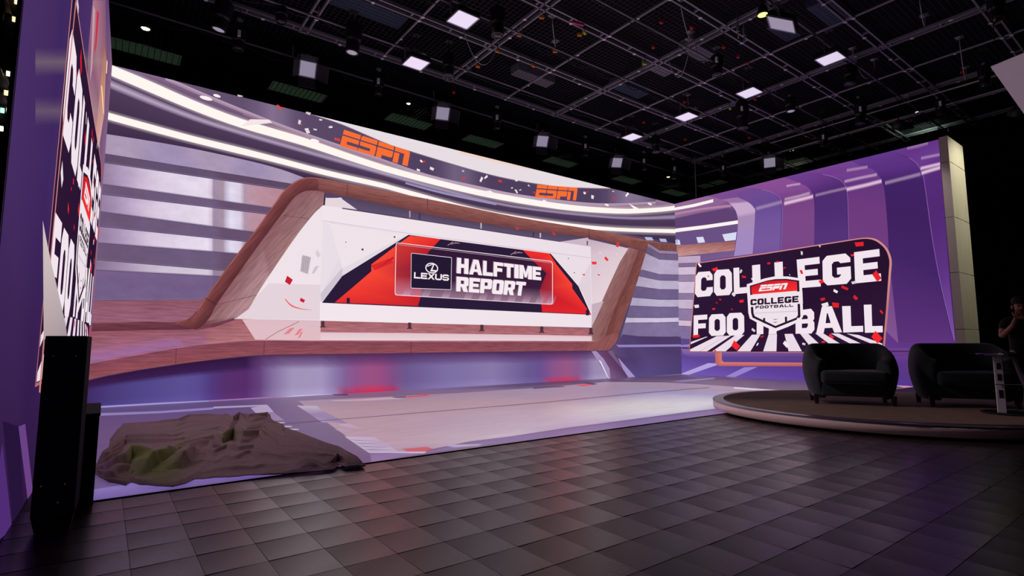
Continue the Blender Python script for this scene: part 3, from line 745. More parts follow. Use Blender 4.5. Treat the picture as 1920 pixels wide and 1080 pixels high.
    confetti(s, Z, [(282, 293, 48, 28), (225, 352, 16), (525, 357, 36), (735, 243, 28), (808, 230, 26), (867, 282, 26), (1010, 316, 20, 40), (1178, 397, 40, 32), (1375, 450, 64, 24), (1498, 82, 76, 40), (1440, 175, 30), (1645, 350, 84, 54), (1190, 545, 40), (1298, 595, 58, 46), (1465, 532, 42, 30), (1685, 652, 36), (505, 562, 38, 26), (325, 548, 20), (296, 575, 14), (270, 627, 26), (424, 630, 16), (1262, 858, 46), (1645, 866, 88, 70), (455, 935, 70, 56), (122, 857, 62, 26), (678, 860, 26), (1195, 905, 30), (283, 980, 18)], (240, 40, 48))
    confetti(s, Z, [(152, 258, 38, 18), (1013, 157, 18, 34), (1165, 98, 12, 22), (127, 605, 40, 30), (438, 505, 34), (1298, 478, 40, 24), (1210, 592, 58, 36), (880, 925, 58, 34), (1030, 922, 28), (605, 805, 36, 20), (640, 925, 10, 30), (600, 375, 26), (500, 310, 18, 34), (1452, 405, 40, 26), (990, 725, 50, 24), (912, 340, 12)], (240, 234, 242))


def build_right():
    root = empty('video_wall', (0, 0, 0))
    tag(root, 'purple LED video wall behind the armchairs showing a copper-rimmed COLLEGE FOOTBALL board', 'video wall')
    led_cabinet(root, (0, -DEP, 0), (0.14, -0.005, HW))
    s = Screen(root, (0, 0, 0), (0, -1, 0), (0, 0, 1), (-1, 0, 0)); s.lim = (0, DEP, 0, HW)
    s.begin('purple_rib_picture', None, 'tall curved purple ribs with bright sheens')
    s.grid([[(0, HW), (3.5, HW), (DEP, HW)], [(0, 3), (3.5, 3), (DEP, 3)], [(0, 0), (3.5, 0), (DEP, 0)]],
           [[(136, 92, 150), (112, 64, 148), (82, 48, 136)], [(120, 88, 150), (96, 62, 132), (74, 42, 116)], [(110, 84, 168), (92, 60, 140), (96, 54, 140)]], local=True)
    tope = lambda x: (x, 383 - .2435 * (x - 1265) - 8)
    bot = lambda x: (x, 660)
    def rib(edgeL, edgeR, cols):
        """a rib between two curved edges, given from the top down"""
        l, r = cr(edgeL, 5), cr(edgeR, 5)
        n = len(l)
        def col(i):
            t = i / (n - 1) * (len(cols) - 1); k = min(int(t), len(cols) - 2); t -= k
            return tuple(a * (1 - t) + b * t for a, b in zip(cols[k], cols[k + 1]))
        cc = [col(i) for i in range(n)]
        s.strip(l, r, cc)
    E1 = mapz(Z6, [(300, 250), (320, 262), (345, 280), (385, 300), (405, 335), (402, 420), (395, 510), (390, 700)])
    E2 = mapz(Z6, [(345, 236), (400, 238), (455, 248), (505, 272), (522, 320), (522, 400), (517, 500), (515, 700)])
    E3 = mapz(Z6, [(530, 190), (590, 212), (620, 226), (645, 248), (658, 290), (660, 380), (659, 475), (660, 700)])
    E4 = mapz(Z6, [(600, 172), (660, 174), (720, 182), (775, 205), (800, 250), (806, 350), (808, 460), (815, 700)])
    E5 = mapz(Z6, [(820, 118), (860, 140), (910, 155), (945, 195), (962, 250), (975, 400), (985, 560), (1022, 905)])
    E6 = mapz(Z6, [(980, 82), (1030, 92), (1090, 120), (1125, 175), (1140, 250), (1168, 450), (1205, 650), (1262, 890)])
    E7 = mapz(Z6, [(1180, 20), (1198, 28), (1200, 60), (1206, 120), (1212, 200), (1225, 400), (1240, 620), (1268, 900)])
    rib(E1, E2, [(126, 82, 150), (112, 74, 148), (108, 76, 150), (100, 74, 148), (112, 86, 158), (118, 90, 160), (100, 70, 140)])
    rib(E2, E3, [(136, 80, 150), (134, 78, 148), (128, 76, 150), (116, 66, 134), (122, 72, 136), (120, 72, 138), (110, 64, 130)])
    rib(E3, E4, [(110, 66, 148), (106, 60, 140), (98, 54, 130), (78, 44, 114), (78, 46, 116), (84, 52, 124), (84, 50, 120)])
    rib(E4, E5, [(116, 70, 150), (110, 62, 144), (112, 64, 144), (98, 54, 128), (108, 60, 128), (110, 62, 130), (128, 86, 150)])
    rib(E5, E6, [(98, 58, 140), (92, 52, 134), (88, 48, 130), (64, 36, 104), (62, 34, 98), (66, 38, 104), (92, 52, 124)])
    rib(E6, E7, [(104, 58, 142), (98, 52, 136), (106, 60, 146), (84, 44, 122), (80, 42, 118), (92, 52, 132), (124, 84, 170)])
    for e in (E2, E4, E6):
        c = cr(e, 5); s.strip([(p[0] - 4, p[1]) for p in c], [(p[0] + .8, p[1]) for p in c], (70, 40, 110, 0.), (52, 28, 92, .8)); s.line(c[8:], .9, (148, 108, 190))
    s.begin('sheen_picture')
    def sheen(pts, wd, a=.9, c=(236, 206, 236)):
        t = [(p[0], p[1] - wd) for p in pts]; b = [(p[0], p[1] + wd) for p in pts]
        s.strip(t, pts, c + (0.,), c + (a,)); s.strip(pts, b, c + (a,), c + (0.,), bump=False)
    for (q, wd, a) in (([(530, 303), (590, 288), (655, 272)], 5, .95), ([(532, 285), (590, 272), (640, 258)], 4, .5), ([(800, 242), (880, 224), (950, 206)], 5, .95), ([(790, 208), (860, 192), (930, 178)], 4, .5), ([(1122, 172), (1160, 160), (1202, 148)], 5, .95), ([(1118, 152), (1160, 142), (1202, 132)], 4.5, .9), ([(1120, 108), (1160, 100), (1200, 92)], 4, .35),
                       ([(330, 352), (370, 344), (405, 334)], 7, .9), ([(540, 228), (570, 222), (600, 218)], 3, .5), ([(800, 160), (850, 152), (890, 145)], 4, .35), ([(410, 325), (460, 312), (520, 296)], 5, .3), ([(665, 268), (730, 252), (800, 236)], 4, .3), ([(965, 215), (1040, 196), (1118, 176)], 5, .35), ([(1060, 62), (1110, 52), (1150, 40)], 6, .25)):
        sheen(mapz(Z6, q), wd, a)
    # far left end: continues the studio picture of the wide wall
    s.begin('set_corner_picture')
    s.poly(mapz(Z6, [(48, 300), (200, 270), (270, 288), (320, 330), (335, 390), (315, 530), (60, 560)]), [(150, 112, 156), (146, 104, 156), (140, 100, 154), (92, 66, 120), (96, 70, 124), (120, 96, 150), (112, 88, 132)])
    s.strip(mapz(Z6, [(52, 322), (140, 305), (225, 284)]), mapz(Z6, [(52, 334), (140, 318), (225, 297)]), (255, 246, 244))
    s.strip(mapz(Z6, [(52, 346), (180, 322), (300, 308)]), mapz(Z6, [(52, 356), (180, 332), (305, 318)]), (188, 146, 176), (160, 116, 150))
    s.poly(mapz(Z6, [(54, 368), (160, 345), (290, 322), (325, 345), (332, 376), (56, 412)]), (94, 68, 118))
    s.strip(mapz(Z6, [(56, 412), (190, 396), (332, 375)]), mapz(Z6, [(56, 428), (190, 411), (332, 390)]), (255, 246, 246))
    s.poly(mapz(Z6, [(57, 430), (332, 392), (326, 465), (60, 486)]), (104, 82, 134))
    for q in ([(48, 462), (80, 460), (84, 480), (54, 482)], [(152, 448), (182, 446), (190, 470), (160, 473)], [(264, 436), (326, 426), (322, 460), (276, 465)]):
        s.poly(mapz(Z6, q), (214, 222, 248))
    rl = cr(mapz(Z6, [(262, 286), (300, 306), (328, 350), (330, 420), (315, 530)]), 4); rr_ = cr(mapz(Z6, [(330, 276), (380, 300), (404, 335), (402, 420), (395, 520)]), 4)
    s.strip(rl, rr_, [(150, 116, 166)] * 4 + [(196, 170, 208)] * 5 + [(166, 140, 186)] * 3 + [(160, 140, 196)] * (len(rl) - 12))
    s.begin('shelf_picture', SM_WOOD)
    s.poly(mapz(Z6, [(60, 484), (322, 465), (316, 505), (64, 532)]), [(168, 112, 112), (150, 92, 92), (176, 120, 118), (196, 150, 150)])
    s.begin('corner_slat_picture', SM_MOTTLE)
    rows = [(532, 562, (190, 170, 200)), (562, 578, (128, 108, 146)), (578, 612, (206, 190, 216)), (612, 640, (150, 132, 170)), (640, 690, (206, 192, 218)), (690, 716, (140, 122, 164)), (716, 756, (196, 182, 210)), (756, 805, (140, 124, 166)), (805, 830, (206, 190, 214)), (830, 884, (128, 112, 158)), (884, 918, (92, 74, 140))]
    for a, b, c in rows:
        f = lambda y: y - (.14 * (700 - y) / 170 * 40 if True else 0)
        s.strip(mapz(Z6, [(62, a), (170, f(a))]), mapz(Z6, [(62, b), (170, f(b))]), c)
        s.line(mapz(Z6, [(62, a), (170, f(a))]), .8, (96, 80, 116))
    s.begin('floor_line_picture')
    s.grid([mapz(Z6, [(72, 912), (700, 935), (1290, 925)]), mapz(Z6, [(74, 960), (700, 985), (1290, 990)]), mapz(Z6, [(76, 1052), (700, 1080), (1320, 1105)])],
           [[(122, 96, 178), (104, 70, 146), (112, 62, 150)], [(94, 72, 150), (86, 58, 134), (96, 54, 140)], [(118, 92, 190), (92, 64, 160), (84, 54, 140)]])
    s.poly(mapz(Z6, [(90, 930), (130, 905), (640, 925), (1270, 925), (1272, 950), (640, 970), (130, 962), (98, 950)]), [(136, 108, 170), (150, 112, 170), (110, 72, 140), (112, 62, 150), (96, 54, 132), (84, 54, 124), (104, 76, 150), (120, 92, 168)])
    s.poly(mapz(Z6, [(90, 922), (640, 940), (1270, 935), (1270, 941), (640, 946), (92, 928)]), (70, 40, 100))
    s.poly(mapz(Z6, [(76, 1042), (205, 990), (262, 992), (120, 1045)]), (176, 164, 226)); s.poly(mapz(Z6, [(278, 1050), (360, 1008), (418, 1006), (318, 1052)]), (150, 132, 210))
    s.poly(mapz(Z6, [(60, 914), (135, 908), (135, 914), (64, 922)]), (150, 138, 204))
    s.begin('copper_foot_picture')
    s.poly(mapz(Z6, [(234, 930), (262, 930), (264, 978), (272, 986), (900, 990), (900, 1004), (252, 1003), (236, 992)]), [(196, 110, 100), (210, 128, 118), (206, 120, 112), (216, 130, 122), (200, 110, 110), (170, 84, 96), (180, 92, 100), (186, 98, 98)])
    draw_title(s)
    s.finish()


build_right()


def build_left():
    # stands at the near left, its picture seen almost edge-on
    L0 = Vector((-16.15, 0, 0)); d = Vector((-0.028, -1, 0)).normalized(); N = Vector((1, -0.028, 0)).normalized()
    near = 8.22
    root = empty('video_wall', (0, 0, 0))
    tag(root, 'LED video wall seen almost edge-on beside the black cabinet, its lettering squeezed narrow', 'video wall')
    p = [L0, L0 + d * near, L0 + d * near - N * .012, L0 - N * .012]
    def cab(bm):
        lo = [bm.verts.new(q) for q in p]; hi = [bm.verts.new(q + Vector((0, 0, HW))) for q in p]
        bm.faces.new(lo[::-1]); bm.faces.new(hi)
        for i in range(4): bm.faces.new((lo[i], lo[(i + 1) % 4], hi[(i + 1) % 4], hi[i]))
    part('cabinet', cab, BLACK, root)
    e0 = L0 + d * (near + .006) - N * .008
    part('edge_trim', lambda bm: box(bm, e0 + Vector((0, 0, HW / 2)), (.018, .02, HW)), BLACK, root)
    s = Screen(root, L0, -d, (0, 0, 1), N)               # u runs from the near end (negative) towards the corner
    s.lim = (-near, 0, 0, HW)
    s.begin('purple_rib_picture', None, 'dark purple ribs beside the tilted board')
    s.grid([[(-near, HW), (-6.9, HW), (-3, HW), (0, HW)], [(-near, 2.2), (-6.9, 2.2), (-3, 2.2), (0, 2.2)], [(-near, 0), (-6.9, 0), (-3, 0), (0, 0)]],
           [[(78, 56, 98), (60, 42, 96), (84, 58, 118), (130, 96, 128)], [(70, 48, 104), (62, 40, 98), (80, 54, 112), (140, 106, 138)], [(42, 20, 58), (44, 22, 62), (60, 36, 92), (100, 76, 130)]], local=True)  # colours painted darker to carry the LED dimming at a grazing view
    s.poly(mapz(Z14, [(370, 0), (450, 0), (458, 370), (430, 700), (400, 1000), (368, 800), (335, 560), (342, 300)]), [(170, 120, 140), (120, 84, 120), (130, 88, 112), (150, 112, 130), (190, 160, 170), (150, 104, 128), (150, 104, 140), (130, 86, 120)])
    s.poly(mapz(Z14, [(395, 60), (408, 80), (392, 290), (380, 330)]), (196, 52, 80))
    s.poly(mapz(Z14, [(372, 30), (384, 60), (366, 420), (352, 500)]), (196, 158, 170))
    s.poly(mapz(Z14, [(425, 430), (438, 250), (452, 360), (440, 700), (392, 1000), (385, 850)]), [(184, 126, 110), (150, 96, 96), (190, 130, 110), (206, 160, 140), (214, 190, 190), (200, 150, 150)])
    s.poly(mapz(Z14, [(420, 520), (427, 530), (438, 690), (433, 700)]), (255, 220, 170)); s.poly(mapz(Z14, [(455, 365), (460, 380), (456, 450), (451, 450)]), (255, 226, 180))
    s.poly([(1, 790), (18, 1010), (40, 960), (33, 800)], (38, 20, 60)); s.poly([(31, 800), (44, 795), (58, 930), (48, 945)], (104, 66, 136)); s.poly([(0, 830), (18, 985), (2, 1030), (-30, 1030)], (78, 44, 118))
    s.begin('strip_reflection_picture')  # reflections of the light strips, painted on as soft pale bands
    for (y, a) in ((115, .28), (207, .22)):
        s.strip([(62, y - 28), (150, y - 26), (196, y - 16)], [(62, y), (150, y), (196, y)], (150, 130, 130, 0.), (168, 150, 140, a)); s.strip([(62, y), (150, y), (196, y)], [(62, y + 28), (150, y + 24), (196, y + 14)], (168, 150, 140, a), (150, 130, 130, 0.), bump=False)
    s.begin('side_rim_picture')
    ref = Screen(root, (0, 0, 0), (0, -1, 0), (0, 0, 1), (-1, 0, 0))
    def remap(px):                                       # the same board as on the other side wall, laid out in metres
        u, v = ref.uv(px); return (u - 7.05 - .095 * (v - .75) * max(0, 1 - u / 4), v * 1.015)
    s.remap = remap
    draw_title(s, True)
    s.remap = None
    s.begin('side_rim_picture')
    s.strip([(131, 0), (106, 240), (83, 480), (61, 736)], [(133, 0), (108, 240), (85, 480), (64, 737)], (200, 130, 130))
    s.begin('white_sweep_picture', None, 'pale curved sweep at the foot of the board')
    s.poly([(67, 412), (74, 446), (84, 490), (95, 532), (106, 576), (114, 606), (118, 636), (70, 636)], [(206, 196, 196), (206, 196, 196), (200, 190, 192), (190, 180, 184), (180, 170, 176), (170, 158, 168), (158, 146, 158), (176, 160, 164)])
    s.finish()


build_left()


# ================================================================== LED floor
LEDY = -6.83
def build_led_floor():
    root = empty('led_floor', (0, 0, 0))
    tag(root, 'glowing LED floor of pale wood and lilac light in front of the wide video wall', 'floor screen')
    part('floor_panel', lambda bm: box(bm, (-8.05, LEDY / 2, -.001), (16.2, -LEDY, .010)), BLACK, root)
    s = Screen(root, (0, 0, .004), (1, 0, 0), (0, 1, 0), (0, 0, 1), 0.001); s.STEP = 0.0002; s.tint = (0.74, 0.68, 0.68)
    X0, X1 = -16.15, -.02; s.lim = (X0, X1, LEDY, -.01)
    s.begin('floor_picture', SM_FLOOR, soft=SM_FLOORSOFT)
    xs = [X0, -15, -14, -13, -12, -10, -8, -6, -4, -2, X1]; ys = [-.01, -.6, -1.6, -3, -4.5, -6, LEDY]
    def c(x, y):
        a = (98, 80, 130) if x < -13.5 else (126, 104, 136)
        if y > -.9 and x > -9: a = (84, 68, 96)
        if x > -5.0: a = (98, 80, 112)
        if x < -13 and y > -1.2: a = (96, 80, 128)
        if x < -14.5 and y < -6: a = (112, 92, 160)
        return a
    s.grid([[(x, y) for x in xs] for y in ys], [[c(x, y) for x in xs] for y in ys], local=True)
    # bright wood field
    topc = [(560, 752), (640, 747.5), (700, 745), (860, 737), (1028, 726), (1137, 716), (1247, 717), (1393, 725), (1420, 730)]
    midc = [(600, 783), (660, 783), (700, 781), (860, 769), (1028, 755), (1120, 746), (1230, 736), (1380, 741), (1400, 745)]
    botc = [(694, 850), (720, 850), (791, 846), (880, 828), (960, 818), (1064, 802), (1150, 791), (1247, 778), (1344, 766)]
    Lr = lambda a, b, t: [(p[0] * (1 - t) + q[0] * t, p[1] * (1 - t) + q[1] * t) for p, q in zip(a, b)]
    s.grid([topc, Lr(topc, midc, .5), midc, Lr(midc, botc, .4), Lr(midc, botc, .75), botc],
           [[(168, 146, 166)] * 4 + [(176, 158, 180)] * 5, [(182, 156, 168)] * 4 + [(172, 154, 180)] * 5, [(186, 160, 176)] * 5 + [(176, 158, 188), (170, 162, 206), (168, 164, 206), (150, 136, 180)],
            [(186, 162, 180)] * 3 + [(190, 168, 190), (196, 178, 198), (214, 206, 214), (226, 226, 228), (226, 228, 236), (200, 200, 226)],
            [(190, 166, 186)] * 2 + [(196, 172, 190), (200, 180, 198), (202, 184, 206), (206, 194, 216), (222, 220, 232), (228, 232, 236), (196, 196, 226)],
            [(186, 160, 188)] * 3 + [(204, 186, 206), (212, 198, 220), (190, 178, 214), (196, 188, 224), (206, 206, 236), (186, 186, 226)]])
    edge = lambda x: 940 - (x - 166) * .1385 - 1
    # lilac border along the tile edge
    s.strip([(694, 852), (791, 849), (880, 831), (1064, 805), (1247, 781), (1350, 768)], [(700, 868), (791, 851), (880, 838), (1064, 815), (1247, 790), (1360, 774)], (132, 112, 176), (142, 120, 176))
    s.strip([(150, 922), (250, 906), (400, 893), (640, 868)], [(150, 944), (250, 927), (400, 905), (640, 874)], (142, 128, 206), (116, 96, 176))
    # white and coloured marks
    s.poly(mapz(Z13, [(0, 205), (480, 186), (490, 200), (0, 222)]), (186, 178, 214)); s.poly([(160, 776), (300, 771), (400, 764), (400, 768), (300, 775), (160, 781)], (156, 146, 204))
    s.poly(mapz(Z13, [(335, 215), (490, 192), (545, 255), (380, 260)]), (188, 178, 212)); s.poly(mapz(Z13, [(380, 262), (545, 258), (640, 330), (480, 330)]), (152, 130, 176))
    for y0, x0 in ((345, 560), (378, 620), (405, 680)): s.poly(mapz(Z13, [(x0, y0), (x0 + 80, y0), (x0 + 95, y0 + 10), (x0 + 20, y0 + 12)]), (196, 188, 220))
    s.poly(mapz(Z13, [(750, 195), (930, 200), (1010, 255), (1210, 355), (980, 348), (880, 280)]), [(200, 190, 214), (206, 194, 214), (160, 140, 180), (150, 130, 176), (172, 158, 204), (150, 132, 180)])
    s.poly(mapz(Z13, [(1130, 365), (1220, 360), (1330, 405), (1150, 380)]), (200, 176, 206)); s.poly(mapz(Z13, [(1085, 410), (1370, 440), (1120, 420)]), (188, 172, 208))
    s.poly(mapz(Z13, [(1180, 475), (1450, 480), (1560, 540), (1660, 610), (1920, 610), (1900, 628), (1400, 624)]), [(206, 196, 222), (196, 182, 210), (186, 172, 206), (200, 190, 222), (210, 200, 226), (214, 206, 230), (196, 188, 222)])
    for k in range(4): s.poly(mapz(Z13, [(1210 + 45 * k, 500 + 30 * k), (1500 + 45 * k, 520 + 26 * k), (1280 + 45 * k, 512 + 30 * k)]), (150, 134, 182))
    s.poly(mapz(Z13, [(1700, 590), (1920, 570), (1990, 590), (1900, 612), (1740, 612)]), (214, 92, 104)); s.poly(mapz(Z8, [(340, 700), (560, 695), (540, 705), (420, 712)]), (188, 176, 214))
    s.poly(mapz(Z13, [(1730, 116), (1920, 100), (1960, 108), (1750, 124)]), (246, 52, 60)); s.poly(mapz(Z11, [(440, 582), (600, 566), (670, 572), (520, 590)]), (246, 60, 70))
    s.strip(mapz(Z13, [(1050, 150), (1300, 140), (1600, 122)]), mapz(Z13, [(1100, 156), (1400, 150), (1700, 136)]), (206, 190, 204))
    s.poly(mapz(Z13, [(1070, 96), (1200, 92), (1220, 104), (1090, 104)]), (54, 40, 74)); s.poly(mapz(Z13, [(1600, 120), (1730, 112), (1740, 122), (1640, 126)]), (80, 56, 80))
    s.poly(mapz(Z11, [(560, 545), (680, 565), (640, 575), (520, 560)]), (70, 54, 84))
    s.strip(mapz(Z11, [(0, 620), (200, 605), (330, 598)]), mapz(Z11, [(0, 600), (200, 590), (330, 590)]), (90, 74, 108))
    # right end
    s.poly([(1135, 712), (1200, 706), (1500, 712), (1420, 729), (1247, 716)], [(104, 86, 116), (84, 70, 98), (92, 74, 110), (108, 88, 120), (120, 100, 130)])
    s.poly(mapz(Z11, [(1470, 540), (1560, 528), (1920, 500), (1920, 512), (1600, 545)]), (150, 138, 180))
    s.poly([(1376, 726), (1500, 735), (1500, 738), (1376, 729)], (232, 224, 240)); s.poly([(1700, 720), (1735, 720), (1735, 727), (1695, 727)], (206, 190, 214)); s.poly([(1688, 728), (1735, 725), (1735, 732)], (236, 60, 60)); s.poly([(1686, 744), (1735, 736), (1735, 740), (1690, 747)], (220, 206, 220))
    s.line([(505, 797), (700, 782), (1000, 757), (1210, 737), (1330, 727)], .9, (70, 56, 74))
    s.finish()


build_led_floor()


# ================================================================== floor tiles
def build_tiles():
    TX, TY, X0, Y0 = 0.275, 0.296, -14.70, -6.86
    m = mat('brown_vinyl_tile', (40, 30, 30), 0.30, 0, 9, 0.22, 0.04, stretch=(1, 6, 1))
    # gloss gradient: each tile is duller at one corner and shinier across the rest
    nt = m.node_tree; b = nt.nodes['Principled BSDF']
    def node(kind, **kw):
        n = nt.nodes.new(kind)
        for k, v in kw.items(): setattr(n, k, v)
        return n
    def math_(op, a, c):
        n = node('ShaderNodeMath', operation=op)
        for i, v in enumerate((a, c)):
            if isinstance(v, (int, float)): n.inputs[i].default_value = v
            elif v is not None: nt.links.new(v, n.inputs[i])
        return n.outputs[0]
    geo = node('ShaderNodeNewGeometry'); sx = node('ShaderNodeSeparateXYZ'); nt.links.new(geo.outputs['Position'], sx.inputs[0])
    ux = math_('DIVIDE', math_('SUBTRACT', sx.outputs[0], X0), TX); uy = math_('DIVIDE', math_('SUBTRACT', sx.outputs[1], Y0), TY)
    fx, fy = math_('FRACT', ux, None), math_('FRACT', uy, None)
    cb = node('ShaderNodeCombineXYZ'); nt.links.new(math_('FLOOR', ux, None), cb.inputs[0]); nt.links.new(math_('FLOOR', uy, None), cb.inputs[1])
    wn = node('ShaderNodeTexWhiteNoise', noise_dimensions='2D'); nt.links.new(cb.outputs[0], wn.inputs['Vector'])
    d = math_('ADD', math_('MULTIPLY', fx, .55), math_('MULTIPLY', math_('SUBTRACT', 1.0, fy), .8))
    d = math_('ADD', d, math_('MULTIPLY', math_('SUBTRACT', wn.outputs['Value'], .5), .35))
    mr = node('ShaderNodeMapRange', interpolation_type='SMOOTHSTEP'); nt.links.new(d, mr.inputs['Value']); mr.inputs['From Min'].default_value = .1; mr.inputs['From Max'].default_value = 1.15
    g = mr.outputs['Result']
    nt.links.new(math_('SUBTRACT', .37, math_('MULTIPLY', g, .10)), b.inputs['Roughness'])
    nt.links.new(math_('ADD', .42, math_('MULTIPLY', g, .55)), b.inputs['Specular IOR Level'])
    vars_ = []
    for k in range(6):
        rnd = random.Random(k); bm = bmesh.new(); n = 5; g = []
        ax, ay, tw = rnd.uniform(-.0004, .0014), rnd.uniform(.0002, .0012), rnd.uniform(.0002, .0014)
        for j in range(n):
            row = []
            for i in range(n):
                x, y = i / (n - 1) - .5, j / (n - 1) - .5
                z = -.0015 + ax * x - ay * y - ay * y * abs(y) + tw * x * y * 2 - .0002 * (x * x + y * y) * 2
                row.append(bm.verts.new((x * (TX - .0025), y * (TY - .0025), z)))
            g.append(row)
        for j in range(n - 1):
            for i in range(n - 1): bm.faces.new((g[j][i], g[j][i + 1], g[j + 1][i + 1], g[j + 1][i]))
        rim = [g[0][i] for i in range(n)] + [g[j][n - 1] for j in range(1, n)] + [g[n - 1][i] for i in range(n - 2, -1, -1)] + [g[j][0] for j in range(n - 2, 0, -1)]
        up = [bm.verts.new(v.co) for v in rim]; lo = [bm.verts.new((v.co.x, v.co.y, -.006)) for v in rim]      # own edge vertices keep the rim crisp
        for i in range(len(rim)): bm.faces.new((up[i - 1], lo[i - 1], lo[i], up[i]))
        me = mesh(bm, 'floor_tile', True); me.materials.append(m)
        for pgn in me.polygons:
            if abs(pgn.normal.z) < .5: pgn.use_smooth = False
        vars_.append(me)
    cand = []
    for i in range(-6, 46):
        for j in range(0, 20):
            x, y = X0 + (i + .5) * TX, Y0 - (j + .5) * TY
            if (x + 6.48) ** 2 + (y + 8.3) ** 2 < 2.15 ** 2 or x > -3.5: continue
            if (Vector((x, y, 0)) - CAM).dot(AX_F) < .3: continue
            px, py, dd = project((x, y, 0))
            if -150 < px < 2070 and py < 1250:
                cand.append((-(TX * TY) / dd ** 3, x, y))
    cand.sort()
    rest = []
    for k, (_, x, y) in enumerate(cand):
        v = random.randrange(6)
        if k < 300:
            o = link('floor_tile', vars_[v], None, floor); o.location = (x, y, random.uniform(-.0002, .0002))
        else:
            rest.append((x, y, v))
    vs_, fs = [], []
    for (x, y, v) in rest:
        me = vars_[v]; base = len(vs_); vs_ += [(q.co.x + x, q.co.y + y, q.co.z) for q in me.vertices]; fs += [tuple(base + a for a in f.vertices) for f in me.polygons]
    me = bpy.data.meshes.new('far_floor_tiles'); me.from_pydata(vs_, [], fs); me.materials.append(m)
    me.polygons.foreach_set('use_smooth', [True] * len(me.polygons))
    o = link('far_floor_tiles', me, None, floor); o['kind'] = 'stuff'


build_tiles()


# ================================================================== end pillar of the right LED wall
def build_pillar():
    root = empty('panel_pillar', (0, -7.75, 0)); tag(root, 'tall pale concrete-look pillar of stacked panels ending the purple video wall', 'pillar')
    m = mat('pale_concrete', (214, 206, 190), 0.75, 0, 3, 0.16, 0.1, stretch=(1, 1, .35))
    part('core', lambda bm: box(bm, (.6, 0, 2.98), (1.17, .13, 5.96)), MATTE, root)
    zs = [0, 1.385, 2.72, 4.05, 5.40, 6.05]
    for a, b in zip(zs, zs[1:]):
        o = part('panel', lambda bm: box(bm, (.59, -.005, (a + b) / 2), (1.22, .17, b - a - .012)), m, root); bevel_mod(o, .004, 1)


build_pillar()


# ================================================================== platform, chairs, table, person
PZ = 0.16
PC = Vector((-6.48, -8.3, 0)); PR = 2.4
def build_platform():
    root = empty('round_platform', PC); tag(root, 'low round stage platform with pinkish fascia and brown carpet under the armchairs', 'platform')
    fas = mat('pale_fascia', (236, 200, 196), 0.45, 0, 5, 0.08); trim = mat('metal_edge', (120, 116, 130), 0.3, 0.8); carpet = mat('brown_carpet', (120, 94, 80), 0.95, 0, 7, 0.35, 0.3)
    part('base', lambda bm: lathe(bm, [(PR - .09, 0), (PR - .09, .03)], 96), MATTE, root)
    part('fascia', lambda bm: lathe(bm, [(PR - .02, .03), (PR, .034), (PR, PZ - .012), (PR - .01, PZ - .006)], 96), fas, root, True)
    part('edge_trim', lambda bm: lathe(bm, [(PR - .16, PZ - .02), (PR - .16, PZ), (PR - .012, PZ), (PR + .004, PZ - .006), (PR + .004, PZ - .02)], 96), trim, root)
    part('carpet', lambda bm: lathe(bm, [(PR - .165, PZ - .02), (PR - .165, PZ + .006), (PR - .2, PZ + .01), (0.0001, PZ + .01)], 96), carpet, root)


build_platform()

VELVET = mat('dark_teal_velvet', (14, 26, 34), 0.8, 0, 8, 0.2, sheen=0.25)
LEGW = mat('dark_walnut', (34, 24, 22), 0.5)


def build_chair(loc, face, label):
    """tub chair: rounded horseshoe shell, seat cushion, four tapered legs; faces -Y locally"""
    root = empty('tub_armchair', loc, (0, 0, face)); tag(root, label, 'armchair', 'tub armchairs on the platform')
    A, Bd = .60, .50
    def shell(bm):
        rings = []
        N = 40
        for k in range(N + 1):
            t = -2.45 + 4.90 * k / N                          # 0 = back, +-2.45 = front of the arms
            sx, cy = math.sin(t), math.cos(t)
            e = .72
            ux, uy = math.copysign(abs(sx) ** e, sx), math.copysign(abs(cy) ** e, cy)
            f = max(0, (abs(t) - .9) / 1.55)
            top = .90 - .24 * f * f * (3 - 2 * f)
            th = .17 - .03 * f
            fl = 1.0
            prof = [(.86, .07), (.95, .22), (1.03, .44), (1.03, .58 * top / .8), (.975, top - .07), (.90, top - .008), ]
            ring = []
            for (s, z) in prof: ring.append((ux * A * s, uy * Bd * s, z))
            s = .90
            for (dd, z) in ((.06, top), (.11, top - .02), (.145, top - .09), (.16, .46), (.12, .07)):
                ring.append((ux * (A * s - dd * .9), uy * (Bd * s - dd * .9), z))
            rings.append([bm.verts.new(v) for v in ring])
        M = len(rings[0])
        for k in range(N):
            for i in range(M): bm.faces.new((rings[k][i], rings[k + 1][i], rings[k + 1][(i + 1) % M], rings[k][(i + 1) % M]))
        bm.faces.new(rings[0]); bm.faces.new(rings[-1][::-1])
        bmesh.ops.recalc_face_normals(bm, faces=bm.faces)
    o = part('shell', shell, VELVET, root, True)
    sd = o.modifiers.new('s', 'SUBSURF'); sd.levels = sd.render_levels = 1
    def cushion(bm):
        box(bm, (0, -.10, .40), (.84, .74, .19))
    o = part('seat_cushion', cushion, VELVET, root, True); bevel_mod(o, .06, 4)
    o = part('seat_base', lambda bm: box(bm, (0, -.05, .22), (.84, .66, .20)), VELVET, root, True); bevel_mod(o, .03, 3)
    for sx in (-1, 1):
        for sy in (-1, 1):
            def leg(bm):
                r = bmesh.ops.create_cone(bm, cap_ends=True, segments=4, radius1=.034, radius2=.046, depth=.14, matrix=Matrix.Translation((sx * .485, sy * .29 - .05, .07)) @ Matrix.Rotation(PI / 4, 4, 'Z'))
            part('leg', leg, LEGW, root)
    return root


build_chair((-6.86, -8.02, PZ + .01), math.radians(-60), 'dark teal velvet tub armchair fully in view, nearest the COLLEGE FOOTBALL board')
build_chair((-5.92, -9.16, PZ + .01), math.radians(-58), 'dark tub armchair behind the round table with the white leg')


